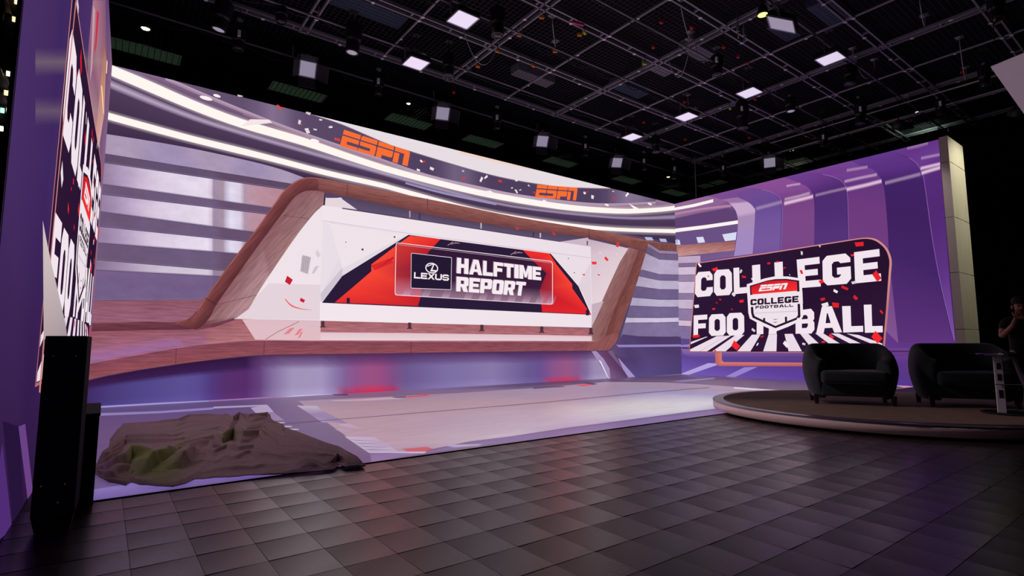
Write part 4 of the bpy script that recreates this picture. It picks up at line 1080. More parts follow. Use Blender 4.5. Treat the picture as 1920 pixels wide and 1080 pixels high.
def build_table():
    bx, by = -6.75, -9.74; z0 = PZ + .01
    root = empty('side_table', (bx, by, z0)); tag(root, 'small black round table on white flat legs beside the armchairs', 'table')
    topm = mat('black_gloss_top', (14, 13, 17), 0.12); wl = mat('white_leg_paint', (206, 200, 210), 0.45)
    fx = Vector((.6, -.8, 0)); vw = Vector((-.92, -.38, 0))
    c = Vector((.12, -.17, 0))
    part('table_top', lambda bm: lathe(bm, [(.40, .73), (.42, .738), (.42, .756), (.40, .762)], 48, Matrix.Translation(c)), topm, root)
    rot = Matrix.Rotation(math.atan2(vw.y, vw.x), 3, 'Z')
    leg = part('leg', lambda bm: box(bm, (0, 0, .37), (.03, .09, .72), rot), wl, root); bevel_mod(leg, .005, 1)
    leg['label'] = 'white flat leg with three dark sockets'
    for (zz, h) in ((.60, .08), (.46, .085), (.25, .10)):
        part('socket', lambda bm: box(bm, vw * .017 + Vector((0, 0, zz)), (.008, .038, h), rot), MATTE, leg)
    part('leg', lambda bm: bar(bm, fx * .16 + Vector((0.05, 0, .72)), fx * .36 + Vector((.0, 0, .0)), .10, .03), mat('grey_leg_paint', (120, 112, 120), 0.5), root)
    part('stretcher', lambda bm: tube(bm, (fx * -.06) + Vector((0, 0, .37)) + vw * .03, fx * .35 + Vector((0, 0, .37)), .006), STEEL, root)
    o = part('base_plate', lambda bm: lathe(bm, [(.2, 0), (.2, .012), (.18, .016)], 32, Matrix.Translation(c * .5)), BLACK, root)
    # coiled cable on the carpet round the foot
    for k in range(3):
        pts = []
        for i in range(41):
            a = 2 * PI * i / 40; r = .23 + .03 * k + .015 * math.sin(3 * a + k)
            pts.append((bx + c.x * .5 + r * math.cos(a), by + c.y * .5 + r * math.sin(a), z0 + .009 + .003 * k))
        bmc = bmesh.new(); path_tube(bmc, pts, .008)
        o = link('power_cable', mesh(bmc, 'power_cable', True), MATTE)
        tag(o, ('inner', 'middle', 'outer')[k] + ' loop of black cable coiled on the carpet around the table foot', 'cable', 'cable coils at the table')
    d = part('table_microphone', lambda bm: (lathe(bm, [(.03, 0), (.03, .006), (.006, .01)], 16), tube(bm, (0, 0, .005), (.05, -.02, .03), .008)), mat('grey_device', (120, 116, 124), .35, .4), None)
    d.location = (bx + c.x - .18, by + c.y + .12, z0 + .762); tag(d, 'tiny grey device lying on the black table top', 'device')


build_table()


def skin_obj(name, verts, edges, radii, m, parent=None, root_i=0, sub=2):
    me = bpy.data.meshes.new(name); me.from_pydata(verts, edges, [])
    o = link(name, me, m, parent)
    md = o.modifiers.new('skin', 'SKIN'); md.use_smooth_shade = True
    for i, r in enumerate(radii):
        sv = me.skin_vertices[0].data[i]; sv.radius = (r, r) if not isinstance(r, tuple) else r
        sv.use_root = (i == root_i)
    sd = o.modifiers.new('sub', 'SUBSURF'); sd.levels = sd.render_levels = sub
    return o


def build_person():
    # stands in the dark behind the table, one hand raised to the face
    P0 = Vector((-4.44, -9.60, 0)); yaw = math.radians(-70)
    root = empty('person', P0, (0, 0, yaw)); tag(root, 'person in dark clothes and cap standing in the dark, hand raised to the face', 'person')
    skin = mat('skin', (176, 120, 92), 0.55); cloth = mat('dark_cloth', (16, 15, 18), 0.9); hair = mat('dark_cap', (12, 11, 12), .8)
    V = [(0, 0, .95), (0, 0, 1.10), (0, .0, 1.28), (0, 0, 1.42), (0, -.01, 1.50), (0, -.02, 1.56), (0, -.03, 1.64), (0, -.03, 1.71),       # 0-7 spine to head
         (-.19, 0, 1.40), (-.26, -.08, 1.16), (-.14, -.26, 1.34), (-.09, -.22, 1.46),                                                      # 8-11 raised arm
         (.19, 0, 1.40), (.25, -.04, 1.12), (.20, -.24, 1.05), (.17, -.30, 1.05),                                                          # 12-15 lower arm
         (-.10, 0, .88), (-.11, -.02, .48), (-.12, .02, .09), (-.13, -.12, .05), (.10, 0, .88), (.11, -.02, .48), (.12, .02, .09), (.13, -.12, .05)]
    Eg = [(0, 1), (1, 2), (2, 3), (3, 4), (4, 5), (5, 6), (6, 7), (3, 8), (8, 9), (9, 10), (10, 11), (3, 12), (12, 13), (13, 14), (14, 15), (0, 16), (16, 17), (17, 18), (18, 19), (0, 20), (20, 21), (21, 22), (22, 23)]
    Rr = [(.15, .11), (.14, .10), (.17, .11), (.10, .08), .055, .06, .088, .075, .065, .048, .036, .030, .065, .048, .036, .030, .09, .062, .045, .035, .09, .062, .045, .035]
    skin_obj('body', V, Eg, Rr, skin, root)
    V2 = [(0, 0, .84), (0, 0, 1.06), (0, 0, 1.28), (0, 0, 1.43), (-.19, 0, 1.40), (-.235, -.05, 1.26), (.19, 0, 1.40), (.232, -.025, 1.24)]
    skin_obj('shirt', V2, [(0, 1), (1, 2), (2, 3), (3, 4), (4, 5), (3, 6), (6, 7)], [(.20, .16), (.175, .135), (.19, .13), (.10, .085), .08, .064, .08, .064], cloth, root)
    V3 = [(0, 0, .98), (-.10, 0, .88), (-.11, -.02, .48), (-.12, .02, .10), (.10, 0, .88), (.11, -.02, .48), (.12, .02, .10)]
    skin_obj('trousers', V3, [(0, 1), (1, 2), (2, 3), (0, 4), (4, 5), (5, 6)], [(.165, .125), .105, .078, .06, .105, .078, .06], cloth, root)
    def cap(bm):
        lathe(bm, [(.100, 1.68), (.104, 1.72), (.092, 1.77), (.05, 1.80), (.001, 1.806)], 20, Matrix.Translation((0, -.025, 0)))
        box(bm, (0, -.16, 1.69), (.15, .13, .012))
    part('cap', cap, hair, root, True)
    part('nose', lambda bm: tube(bm, (0, -.115, 1.645), (0, -.14, 1.605), .008, 8, .016), skin, root, True)
    for sx in (-1, 1):
        part('ear', lambda bm: box(bm, (sx * .092, -.02, 1.63), (.02, .035, .055)), skin, root)
        part('eye', lambda bm: bmesh.ops.create_icosphere(bm, subdivisions=1, radius=.012, matrix=Matrix.Translation((sx * .034, -.108, 1.648))), hair, root)
    part('mouth', lambda bm: box(bm, (0, -.112, 1.575), (.045, .012, .01)), mat('lips', (120, 66, 58), .5), root)
    for (wv, tip, sgn) in (((-.09, -.22, 1.46), (-.05, -.17, 1.56), 1), ((.17, -.30, 1.05), (.15, -.38, 1.04), -1)):
        w0, tv = Vector(wv), Vector(tip); d = (tv - w0).normalized(); side = d.cross(Vector((0, -1, .2))).normalized()
        vs_, es, rs = [tuple(w0), tuple(w0 + d * .06)], [(0, 1)], [.026, .034]
        for k, ln in enumerate((.07, .08, .085, .07)):
            b0 = w0 + d * .07 + side * (k - 1.5) * .021; n = len(vs_)
            up = Vector((0, .35, -.1)) if sgn > 0 else Vector((0, .1, -.5))
            vs_ += [tuple(b0), tuple(b0 + d * ln * .55), tuple(b0 + d * ln * .95 + up * .03)]; es += [(1, n), (n, n + 1), (n + 1, n + 2)]; rs += [.0105, .0095, .008]
        n = len(vs_); b0 = w0 + d * .02 - side * .025
        vs_ += [tuple(b0), tuple(b0 - side * .03 + d * .03), tuple(b0 - side * .035 + d * .06)]; es += [(0, n), (n, n + 1), (n + 1, n + 2)]; rs += [.014, .011, .009]
        skin_obj('hand', vs_, es, rs, skin, root, sub=1)


build_person()


# ================================================================== blanket
def build_blanket():
    root = None
    far = mapz(Z7, [(148, 826), (205, 788), (188, 760), (228, 706), (262, 672), (420, 662), (560, 652), (600, 632), (700, 626), (810, 624), (850, 648), (885, 616), (930, 640), (1040, 622), (1046, 655), (1108, 678), (1112, 692), (1180, 715), (1256, 745), (1330, 775), (1410, 800), (1470, 838), (1512, 862)])
    nearc = mapz(Z7, [(96, 940), (130, 962), (180, 990), (270, 1010), (300, 992), (350, 1008), (430, 1014), (520, 1020), (590, 1000), (640, 975), (690, 972), (760, 966), (830, 964), (880, 960), (960, 955), (1050, 950), (1130, 945), (1220, 936), (1310, 930), (1380, 920), (1410, 900), (1450, 912), (1549, 904)])
    def at(c, t):
        t *= len(c) - 1; i = min(int(t), len(c) - 2); t -= i
        return onz(c[i][0] * (1 - t) + c[i + 1][0] * t, c[i][1] * (1 - t) + c[i + 1][1] * t, 0.0)
    NX, NY = 220, 180; vsx, cols, fs = [], [], []
    fold_lines = [((.02, .36), (.40, .40), .05, .016), ((.0, .50), (.40, .47), .06, .018), ((.40, .47), (.80, .42), .035, .012), ((.30, .60), (.78, .50), .075, .022), ((.42, .52), (.60, .62), .06, .018), ((.10, .85), (.27, .62), .13, .030), ((.22, .92), (.33, .60), .13, .028),
                  ((.33, .90), (.37, .64), .12, .022), ((.33, .64), (.46, .72), .08, .022), ((.44, .03), (.52, .22), .10, .020), ((.52, .02), (.56, .20), .09, .016), ((.56, .12), (.68, .08), .09, .012), ((.52, .26), (.70, .40), .04, .014), ((.35, .38), (.56, .34), .03, .010), ((.22, .08), (.44, .04), .045, .014), ((.62, .20), (.74, .22), .05, .010),
                  ((.40, .72), (.72, .68), .045, .018), ((.48, .80), (.80, .74), .03, .012), ((.70, .70), (.95, .62), .035, .010), ((.86, .86), (.96, .70), .06, .016), ((.02, .66), (.16, .58), .05, .018), ((.08, .95), (.18, .80), .07, .02), ((.5, .92), (.7, .86), .02, .012), ((.80, .97), (.80, .86), .07, .018)]
    for j in range(NY + 1):
        for i in range(NX + 1):
            u, v = i / NX, j / NY
            a, b = at(far, u), at(nearc, u); p = a.lerp(b, v)
            wx = u + .035 * noise.noise((u * 6, v * 6, 3)) + .012 * noise.noise((u * 17, v * 13, 3)); wy = v + .06 * noise.noise((u * 5, v * 5, 9)) + .015 * noise.noise((u * 14, v * 14, 9))
            h = .004
            for (s, e, amp, wd) in fold_lines:
                dx, dy = e[0] - s[0], e[1] - s[1]; l2 = dx * dx + dy * dy
                t = max(0, min(1, ((wx - s[0]) * dx + (wy - s[1]) * dy) / l2)); px, py = s[0] + dx * t, s[1] + dy * t
                dist = math.hypot(wx - px, (wy - py) * .9) * (2.6 if wy > py else .6)      # folds lie over towards the camera
                amp *= .95 if py < .45 else 1.15
                h += amp * (.9 * math.exp(-(dist / wd) ** 2) + .10 * math.exp(-(dist / (2.2 * wd)) ** 2)) * (math.sin(PI * min(1, t * 1.15 + .06)) ** .5 if True else 1)
            h += .012 * max(0, noise.noise((u * 11, v * 9, 1))) + .030 * (1 - abs(noise.noise((u * 3.2, v * 11, 8)))) ** 7 * (.4 + .6 * max(0, noise.noise((u * 3, v * 3, 2)) + .5)) + .007 * noise.noise((u * 30, v * 16, 5)) + .004 * noise.noise((u * 60, v * 40, 5))
            ed = min(u, 1 - u, v, 1 - v) / .02
            h = .004 + max(0, h) * .8 * (min(1, ed) * .6 + .4)
            jx = .03 * noise.noise((u * 9, v * 9, 20)) * min(1, ed * .6); jy = .05 * noise.noise((u * 8, v * 8, 30)) * min(1, ed * .6)
            vsx.append((p.x + jx, p.y + jy, h + .008))
            g = max(0, 1 - math.hypot((u - .27) / .17, (v - .80) / .25)) + .6 * max(0, 1 - math.hypot((u - .45) / .12, (v - .52) / .10)) + .5 * noise.noise((u * 7, v * 7, 40)) * (u < .55)
            g = max(0, min(1, g * 1.6 - .1)); cols.append(tuple(a_ * (1 - g) + b_ * g for a_, b_ in zip((.48, .325, .33), (.36, .40, .14))) + (1,))
    for j in range(NY):
        for i in range(NX):
            k = j * (NX + 1) + i; fs.append((k, k + NX + 1, k + NX + 2, k + 1))
    me = bpy.data.meshes.new('moving_blanket'); me.from_pydata(vsx, [], fs)
    at_ = me.color_attributes.new('Col', 'FLOAT_COLOR', 'POINT'); at_.data.foreach_set('color', [x for c in cols for x in c])
    me.polygons.foreach_set('use_smooth', [True] * len(me.polygons))
    m = mat('brown_wool', (80, 66, 64), .95, 0, 60, .3, .25); nt = m.node_tree
    a = nt.nodes.new('ShaderNodeAttribute'); a.attribute_name = 'Col'; mix = [n for n in nt.nodes if n.bl_idname == 'ShaderNodeMix'][0]
    v1 = nt.nodes.new('ShaderNodeVectorMath'); v1.operation = 'SCALE'; v1.inputs['Scale'].default_value = .8
    v2 = nt.nodes.new('ShaderNodeVectorMath'); v2.operation = 'SCALE'; v2.inputs['Scale'].default_value = 1.25
    nt.links.new(a.outputs['Color'], v1.inputs[0]); nt.links.new(a.outputs['Color'], v2.inputs[0]); nt.links.new(v1.outputs[0], mix.inputs[6]); nt.links.new(v2.outputs[0], mix.inputs[7])
    o = link('moving_blanket', me, m)
    sd = o.modifiers.new('solid', 'SOLIDIFY'); sd.thickness = .006; sd.offset = 1
    tag(o, 'crumpled brown moving blanket with olive green patches lying on the glowing floor', 'blanket')


build_blanket()


# ================================================================== black cabinet at the left
def build_cabinets():
    root = empty('speaker_cabinet', (-16.13, -7.45, 0)); tag(root, 'tall narrow black cabinet standing at the near end of the edge-on video wall', 'cabinet')
    blk = mat('black_cabinet_paint', (6, 6, 6), .85, spec=.15)
    FL, FR, BR, BL = Vector((-.11, -.01, 0)), Vector((.08, -.13, 0)), Vector((.10, .30, 0)), Vector((-.09, .35, 0))
    def prism(bm, pts, z0, z1, k=1.0):
        c = (FL + FR + BR + BL) / 4
        lo = [bm.verts.new(c + (q - c) * k + Vector((0, 0, z0))) for q in pts]; hi = [bm.verts.new(q + Vector((0, 0, z1))) for q in pts]
        bm.faces.new(lo[::-1]); bm.faces.new(hi)
        for i in range(len(pts)): bm.faces.new((lo[i], lo[(i + 1) % len(pts)], hi[(i + 1) % len(pts)], hi[i]))
    b = part('body', lambda bm: prism(bm, [FL, FR, BR, BL], .10, 1.115), blk, root); bevel_mod(b, .005, 2)
    part('plinth', lambda bm: prism(bm, [FL, FR, BR, BL], .0, .10, .8), blk, root)
    ex = (FR - FL).normalized(); ny = Vector((ex.y, -ex.x, 0))
    part('edge_strip', lambda bm: bar(bm, FR + ex * .004 + ny * .002 + Vector((0, 0, .12)), FR + ex * .004 + ny * .002 + Vector((0, 0, 1.11)), .01), mat('worn_edge', (34, 33, 36), .5), root)
    for (t, z) in ((.25, 1.0), (.8, 1.0), (.22, .27), (.78, .28), (.65, .18)):
        c = FL.lerp(FR, t) + Vector((0, 0, z))
        part('bolt', lambda bm: tube(bm, c, c + ny * .006, .006, 8), mat('brass_bolt', (150, 140, 90), .3, .8), root)
    o = part('equipment_case', lambda bm: (box(bm, (-16.06, -6.62, .30), (.20, .80, .58)), box(bm, (-16.06, -6.62, .60), (.21, .82, .02))), blk, None); bevel_mod(o, .006, 1)
    tag(o, 'low black case tucked behind the tall cabinet next to the blanket', 'case')


build_cabinets()


# ================================================================== equipment rack behind the left wall
def build_rack():
    root = empty('equipment_rack', (-16.62, -7.4, 0)); tag(root, 'open dark rack with small lamps glimpsed past the near edge of the left video wall', 'rack')
    for (x, y) in ((-.13, -.5), (.12, -.5), (-.13, .9), (.12, .9)): part('post', lambda bm: box(bm, (x, y, 2.2), (.03, .03, 4.4)), BLACK, root)
    part('back_panel', lambda bm: box(bm, (-.15, .2, 2.2), (.01, 1.4, 4.4)), mat('dark_olive_panel', (46, 46, 42), .8), root)
    for z in (.5, 1.0, 1.5, 2.02, 2.30, 2.52, 2.9, 3.4, 4.0):
        part('shelf', lambda bm: box(bm, (0, .2, z), (.26, 1.4, .012)), STEEL, root)
    for (x, y, c) in ((26, 36, 0), (15, 138, 1), (11, 174, 0), (19, 174, 1), (4, 207, 2), (15, 207, 1), (2, 241, 1), (30, 3, 0), (3, 385, 1)):
        d = ray(x, y); q = CAM + d * ((-16.475 - CAM.x) / d.x) - root.location
        c = [(255, 214, 150), (255, 240, 214), (150, 255, 190)][c]
        lb = part('lamp_bracket', lambda bm: box(bm, q + Vector((-.055, .12, .0)), (.10, .30, .022)), STEEL, root)
        part('lamp', lambda bm: tube(bm, q - Vector((.006, 0, 0)), q + Vector((.008, 0, 0)), .014, 10), mat('indicator_lamp_%d' % (c[0] + c[2]), (40, 40, 40), .5, emit=c, estr=2.2), lb)


build_rack()


# ================================================================== lighting grid
GZ = 7.5
BX = [-16.6, -13.05, -9.59, -6.16, -2.78, .42, 3.7]
BY = [-.62, -2.42, -4.17, -5.84, -7.5, -9.24, -11.0]
def build_grid():
    root = empty('lighting_grid', (0, 0, GZ)); tag(root, 'dark steel lighting grid of double beams, pipes and wire mesh under the ceiling', 'lighting grid')
    x0, x1, y0, y1 = -18.5, 4.2, -13, -.5
    gap = .075
    def double(bm, a, b, n):
        n = Vector(n)
        bar(bm, Vector(a) + n * gap, Vector(b) + n * gap, .034, .06); bar(bm, Vector(a) - n * gap, Vector(b) - n * gap, .034, .06)
        d = Vector(b) - Vector(a); k = int(d.length / .85)
        for i in range(k + 1): 
            c = Vector(a) + d * (i / k); bar(bm, c - n * gap, c + n * gap, .03, .04)
    for y in BY: part('beam', lambda bm: double(bm, (x0, y, 0), (x1, y, 0), (0, 1, 0)), STEEL, root)
    for x in BX: part('beam', lambda bm: double(bm, (x, y0, 0), (x, y1, 0), (1, 0, 0)), STEEL, root)
    for a, b in zip(BX, BX[1:]): part('pipe', lambda bm: tube(bm, ((a + b) / 2, y0, .0), ((a + b) / 2, y1, .0), .024), STEEL, root)
    # wire mesh deck
    bm = bmesh.new(); p = .105
    for k in range(int((x1 - x0) / p)): bar(bm, (x0 + k * p, y0, .12), (x0 + k * p, 2.5, .12), .006)
    for k in range(int((2.5 - y0) / p)): bar(bm, (x0, y0 + k * p, .126), (x1, y0 + k * p, .126), .006)
    o = link('wire_mesh', mesh(bm), WIRE, root); o['kind'] = 'stuff'
    # white plugs in the underside of the beams
    bm = bmesh.new()
    for y in BY:
        for a, b in zip(BX, BX[1:]):
            for t in (.22, .5, .78): 
                for s in (-1, 1):
                    if (t == .5) or s > 0: tube(bm, (a + (b - a) * t, y + s * gap, -.036), (a + (b - a) * t, y + s * gap, -.028), .038, 8)
    for x in BX:
        for a, b in zip(BY, BY[1:]):
            for t in (.3, .7): tube(bm, (x + gap * (1 if t < .5 else -1), a + (b - a) * t, -.036), (x + gap * (1 if t < .5 else -1), a + (b - a) * t, -.028), .038, 8)
    for a, b in zip(BX, BX[1:]):
        for c_, d_ in zip(BY, BY[1:]): tube(bm, ((a + b) / 2, (c_ + d_) / 2, -.03), ((a + b) / 2, (c_ + d_) / 2, -.022), .03, 8)
    o = link('beam_plugs', mesh(bm), mat('white_plug', (240, 238, 244), .35), root); o['kind'] = 'stuff'
    # lamp pipes slung below
    for y in (.22, -1.55, -3.45, -5.15, -7.0):
        r2 = part('lamp_pipe', lambda bm: tube(bm, (x0, y, -.22), (x1, y, -.22), .022), PIPE, root)
        for x in BX: part('hanger', lambda bm: tube(bm, (x, y, -.22), (x, y, .02), .01, 6), STEEL, r2)
    part('lamp_pipe', lambda bm: tube(bm, (1.1, -10, -.3), (1.1, .2, -.3), .022), PIPE, root)
    part('lamp_pipe', lambda bm: tube(bm, (.1, -10, -.3), (.1, -3.5, -.3), .022), PIPE, root)


build_grid()

LAMP = mat('lamp_diffuser', (225, 220, 232), .5, emit=(226, 216, 240), estr=.85)
LAMP2 = mat('lamp_diffuser_dim', (190, 186, 200), .5, emit=(200, 192, 220), estr=.35)


def place_fixture(root, pos):
    part('safety_rod', lambda bm: tube(bm, (0, 0, 0), (0, 0, .36), .008, 6), BLACK, root)
    part('hanger_plate', lambda bm: box(bm, (0, 0, .352), (.16, .16, .02)), BLACK, root)
    part('hook_clamp', lambda bm: (box(bm, (0, 0, .0), (.05, .06, .08)), tube(bm, (-.05, 0, .01), (.05, 0, .01), .032, 8)), STEEL, root)


def panel_light(px, py, label, tilt=0.0, yaw=0.0, doors=False, z=7.0, size=.45, dim=False):
    p = onz(px, py, z)
    top = GZ - .22 - z
    root = empty('panel_light', (p.x, p.y, z + top)); tag(root, label, 'studio light', 'square studio panel lights')
    R = Matrix.Rotation(yaw, 3, 'Z') @ Matrix.Rotation(tilt, 3, 'X'); c = Vector((0, 0, -top)); h = size / 2
    place_fixture(root, p)
    if top > .1: part('stem', lambda bm: tube(bm, (0, 0, 0), (0, 0, -max(.02, top - .30)), .014), BLACK, root)
    def yoke(bm):
        zt = .28
        Ry = Matrix.Rotation(yaw, 3, 'Z')
        for s in (-1, 1): bar(bm, c + Ry @ Vector((s * (h + .03), 0, .04)), c + Ry @ Vector((s * (h + .03), 0, zt)), .035, .012)
        bar(bm, c + Ry @ Vector((-h - .03, 0, zt)), c + Ry @ Vector((h + .03, 0, zt)), .035, .014)
    part('yoke', yoke, PIPE, root)
    hs = part('housing', lambda bm: (box(bm, c + R @ Vector((0, 0, .06)), (size, size, .1), R), box(bm, c + R @ Vector((0, 0, .13)), (size * .6, size * .5, .06), R)), BLACK, root)
    part('diffuser', lambda bm: box(bm, c + R @ Vector((0, 0, .006)), (size - .03, size - .03, .012), R), LAMP2 if dim else LAMP, root)
    def fr(bm):
        for s in (-1, 1):
            box(bm, c + R @ Vector((s * h, 0, .005)), (.02, size + .02, .03), R); box(bm, c + R @ Vector((0, s * h, .005)), (size + .02, .02, .03), R)
    part('frame', fr, PIPE, root)
    if doors:
        for (dx, dy, ln) in ((-1, 0, .16), (1, 0, .30), (0, -1, .20), (0, 1, .22)):
            def door(bm):
                a = Vector((dx * h, dy * h, 0)); t = Vector((-dy, dx, 0)); o = Vector((dx, dy, 0)); tip = a + o * ln * .78 - Vector((0, 0, 1)) * ln * .68
                vv = [a - t * h, a + t * h, tip + t * h * 1.05, tip - t * h * 1.05]
                nn = o * .004
                f = [bm.verts.new(c + R @ (q + nn)) for q in vv]; g = [bm.verts.new(c + R @ (q - nn)) for q in vv]
                bm.faces.new(f); bm.faces.new(g[::-1])
                for i in range(4): bm.faces.new((f[i], g[i], g[(i + 1) % 4], f[(i + 1) % 4]))
                bmesh.ops.recalc_face_normals(bm, faces=bm.faces)
            part('barn_door', door, mat('barn_door_grey', (40, 38, 46), .45), root)
    return root


panel_light(868, 37, 'white square panel light facing down, topmost above the first ESPN lettering')
panel_light(780, 119, 'white square panel light facing down between two black spotlights, above the first ESPN lettering')
panel_light(1185, 257, 'small white panel light facing down with red clamp, lowest of the downward row')
panel_light(1287, 219, 'white panel light facing down, second lowest of the downward row')
panel_light(1405, 174, 'white panel light facing down above the purple wall, beside the big black spotlight')
panel_light(1557, 110, 'white panel light facing down, furthest right of the downward row')
panel_light(577, 130, 'panel light with open barn doors hanging above the slatted left part of the wide screen', math.radians(-48), math.radians(-10), True, 6.98, .34, True)
panel_light(830, 213, 'panel light with open barn doors just above the first ESPN lettering', math.radians(-48), math.radians(-20), True, 6.98, .34, True)
panel_light(1017, 265, 'panel light with open barn doors above the gap between the two ESPN letterings', math.radians(-48), math.radians(-25), True, 6.98, .34, True)
panel_light(1157, 305, 'panel light with open barn doors above the second ESPN lettering', math.radians(-48), math.radians(-30), True, 6.98, .34, True)
panel_light(1443, 305, 'gridded panel light with barn doors hanging just over the purple wall top', math.radians(-45), math.radians(-62), True, 6.95, .36, True)
panel_light(1465, 46, 'pale gridded panel light tilted sideways near the yellow-green lamp', math.radians(30), math.radians(20), False, 7.1, .5, True)


def spot(px, py, label, z=6.85, ln=.5, r=.10, tilt=18, yaw=200, tagged=False, glow=False, beam=None):
    """black stage spotlight hanging lens down"""
    p = onz(px, py, z)
    top = GZ - .22 - z
    root = empty('spotlight', (p.x, p.y, z + top)); tag(root, label, 'spotlight', 'black stage spotlights')
    place_fixture(root, p)
    R = Matrix.Rotation(math.radians(yaw), 3, 'Z') @ Matrix.Rotation(math.radians(tilt), 3, 'X')
    c = Vector((0, 0, -top))                                # lens centre
    M = Matrix.Translation(c) @ R.to_4x4()
    body = part('body', lambda bm: lathe(bm, [(r * .95, .0), (r, .02), (r, ln * .35), (r * 1.18, ln * .42), (r * 1.25, ln * .9), (r * .9, ln * .98), (r * .3, ln)], 18, M), BLACK, root, False)
    part('lens', lambda bm: lathe(bm, [(r * .78, -.004), (r * .6, -.014), (.0001, -.02)], 18, M), LAMP2 if glow else GLASSY, root, True)
    part('lens_rim', lambda bm: lathe(bm, [(r * .8, .0), (r * .8, -.012), (r * .98, -.012), (r * .98, .02)], 18, M), mat('rim_grey', (70, 68, 76), .35, .5), root)
    def yk(bm):
        m = c + R @ Vector((0, 0, ln * .6)); zt = 0
        for s in (-1, 1): bar(bm, m + R @ Vector((s * r * 1.35, 0, 0)), Vector((s * r * 1.1, 0, zt - .05)), .03, .01)
        bar(bm, (-r * 1.15, 0, zt - .05), (r * 1.15, 0, zt - .05), .03, .012)
    part('yoke', yk, BLACK, root)
    if beam:                                                # beam added as fill, brightens the surface it is aimed at
        aim, en, cone = beam
        ld = bpy.data.lights.new('added_beam', 'SPOT'); ld.energy = en; ld.color = (1, .86, .9); ld.spot_size = math.radians(cone); ld.spot_blend = .7; ld.shadow_soft_size = .08
        lo = bpy.data.objects.new('added_beam', ld); COL.objects.link(lo); lo.parent = root; lo.location = c + Vector((0, 0, -.06))
        lo.rotation_euler = (Vector(aim) - (p + Vector((0, 0, -.06)))).to_track_quat('-Z', 'Y').to_euler()
    if tagged: part('paper_tag', lambda bm: box(bm, c + R @ Vector((0, 0, ln * .62)) + (Vector((CAM.x - p.x, CAM.y - p.y, 0)).normalized() * (r * 1.3)), (.05, .05, .12), None), TAG, root)
    return root


spot(410, 55, 'large black spotlight nearest the left video wall, with glinting lens', 6.8, .55, .13, 12, 40, glow=True, beam=((-8.6, -8.3, .1), 1600, 20))
spot(660, 98, 'large black spotlight left of the topmost panel lights', 6.8, .6, .13, 5, 40, glow=True)
spot(933, 66, 'black spotlight close to the right of the topmost white panel light', 6.8, .55, .12, 0, 0)
spot(841, 142, 'black spotlight to the right of the second white panel light', 6.85, .5, .11, 0, 0)
spot(527, 42, 'dark spotlight with round lens above the barn-door light over the slatted wall', 7.0, .35, .10, 0, 0)
spot(447, 92, 'small dark spotlight with white tag over the slatted left wall picture', 6.7, .4, .10, 0, 0, True)
spot(709, 177, 'small dark spotlight with white tag left of the barn-door light above the first ESPN lettering', 6.7, .42, .09, 0, 0, True)
spot(932, 241, 'small dark spotlight with white tag between the two barn-door lights', 6.7, .42, .09, 0, 0, True)
spot(1098, 292, 'small dark spotlight with white tag left of the barn-door light above the second ESPN lettering', 6.7, .42, .09, 0, 0, True)
spot(1208, 318, 'small dark spotlight with white tag over the corner of the two video walls', 6.7, .42, .09, 0, 0, True)
spot(1263, 335, 'black spotlight with white tag hanging lowest over the corner of the two video walls', 6.6, .5, .10, 8, 30, True)
spot(1393, 240, 'big black spotlight with white strip under the panel light above the purple wall', 6.7, .75, .13, 0, 0, True)
spot(1230, 285, 'black spotlight hanging under the lowest downward panel light', 6.75, .5, .11, 0, 0)
spot(1357, 330, 'small dark spotlight with white tag over the purple wall near its corner', 6.6, .4, .09, 0, 0, True)
spot(1545, 275, 'dark spotlight with white tag over the middle of the purple wall', 6.6, .4, .09, 0, 0, True)
spot(1613, 232, 'black spotlight with large white tag in front of the purple wall top', 6.6, .55, .11, 6, 60, True, beam=((0, -7.75, 3.0), 130, 60))
spot(1593, 157, 'black spotlight just under the furthest right panel light', 6.9, .45, .11, 10, 60)
spot(1483, 208, 'chrome-fronted moving spotlight above the middle of the purple wall', 6.9, .35, .11, 0, 0, False, True)
spot(1345, 140, 'black spotlight with round lens left of the panel light above the purple wall', 7.0, .45, .11, 0, 0, True)
spot(1765, 216, 'dim spotlight with white tag above the pale pillar', 6.7, .42, .09, 0, 0, True)
spot(1870, 35, 'dark hanging spotlight in the far right of the grid', 6.9, .45, .11, 0, 0)
spot(1848, 160, 'dark grey spotlight left of the hanging white panel', 6.8, .45, .10, 0, 0)


def work_light(px, py, label, z=6.9, yaw=0):
    p = onz(px, py, z); top = GZ - z
    root = empty('scoop_light', (p.x, p.y, z + top)); tag(root, label, 'scoop light', 'grey scoop lights')
    c = Vector((0, 0, -top)); R = Matrix.Rotation(math.radians(yaw), 3, 'Z') @ Matrix.Rotation(math.radians(55), 3, 'X'); M = Matrix.Translation(c) @ R.to_4x4()
    part('stem', lambda bm: tube(bm, (0, 0, .14), c, .014), BLACK, root)
    part('reflector', lambda bm: lathe(bm, [(.16, -.10), (.165, -.09), (.12, .02), (.05, .08)], 20, M), mat('grey_reflector', (60, 58, 66), .5, .3), root, True)
    part('bulb', lambda bm: bmesh.ops.create_uvsphere(bm, u_segments=16, v_segments=10, radius=.085, matrix=M @ Matrix.Translation((0, 0, -.03))), mat('pearl_bulb', (200, 190, 205), .25), root, True)
    part('flag', lambda bm: box(bm, c + R @ Vector((.2, -.05, -.1)), (.22, .3, .01), R), mat('dark_flag', (34, 32, 38), .7), root)


work_light(1685, 231, 'grey scoop light with pearl bulb near the pale pillar', yaw=-70)
work_light(1905, 207, 'grey scoop light half hidden by the hanging white panel', yaw=-70)


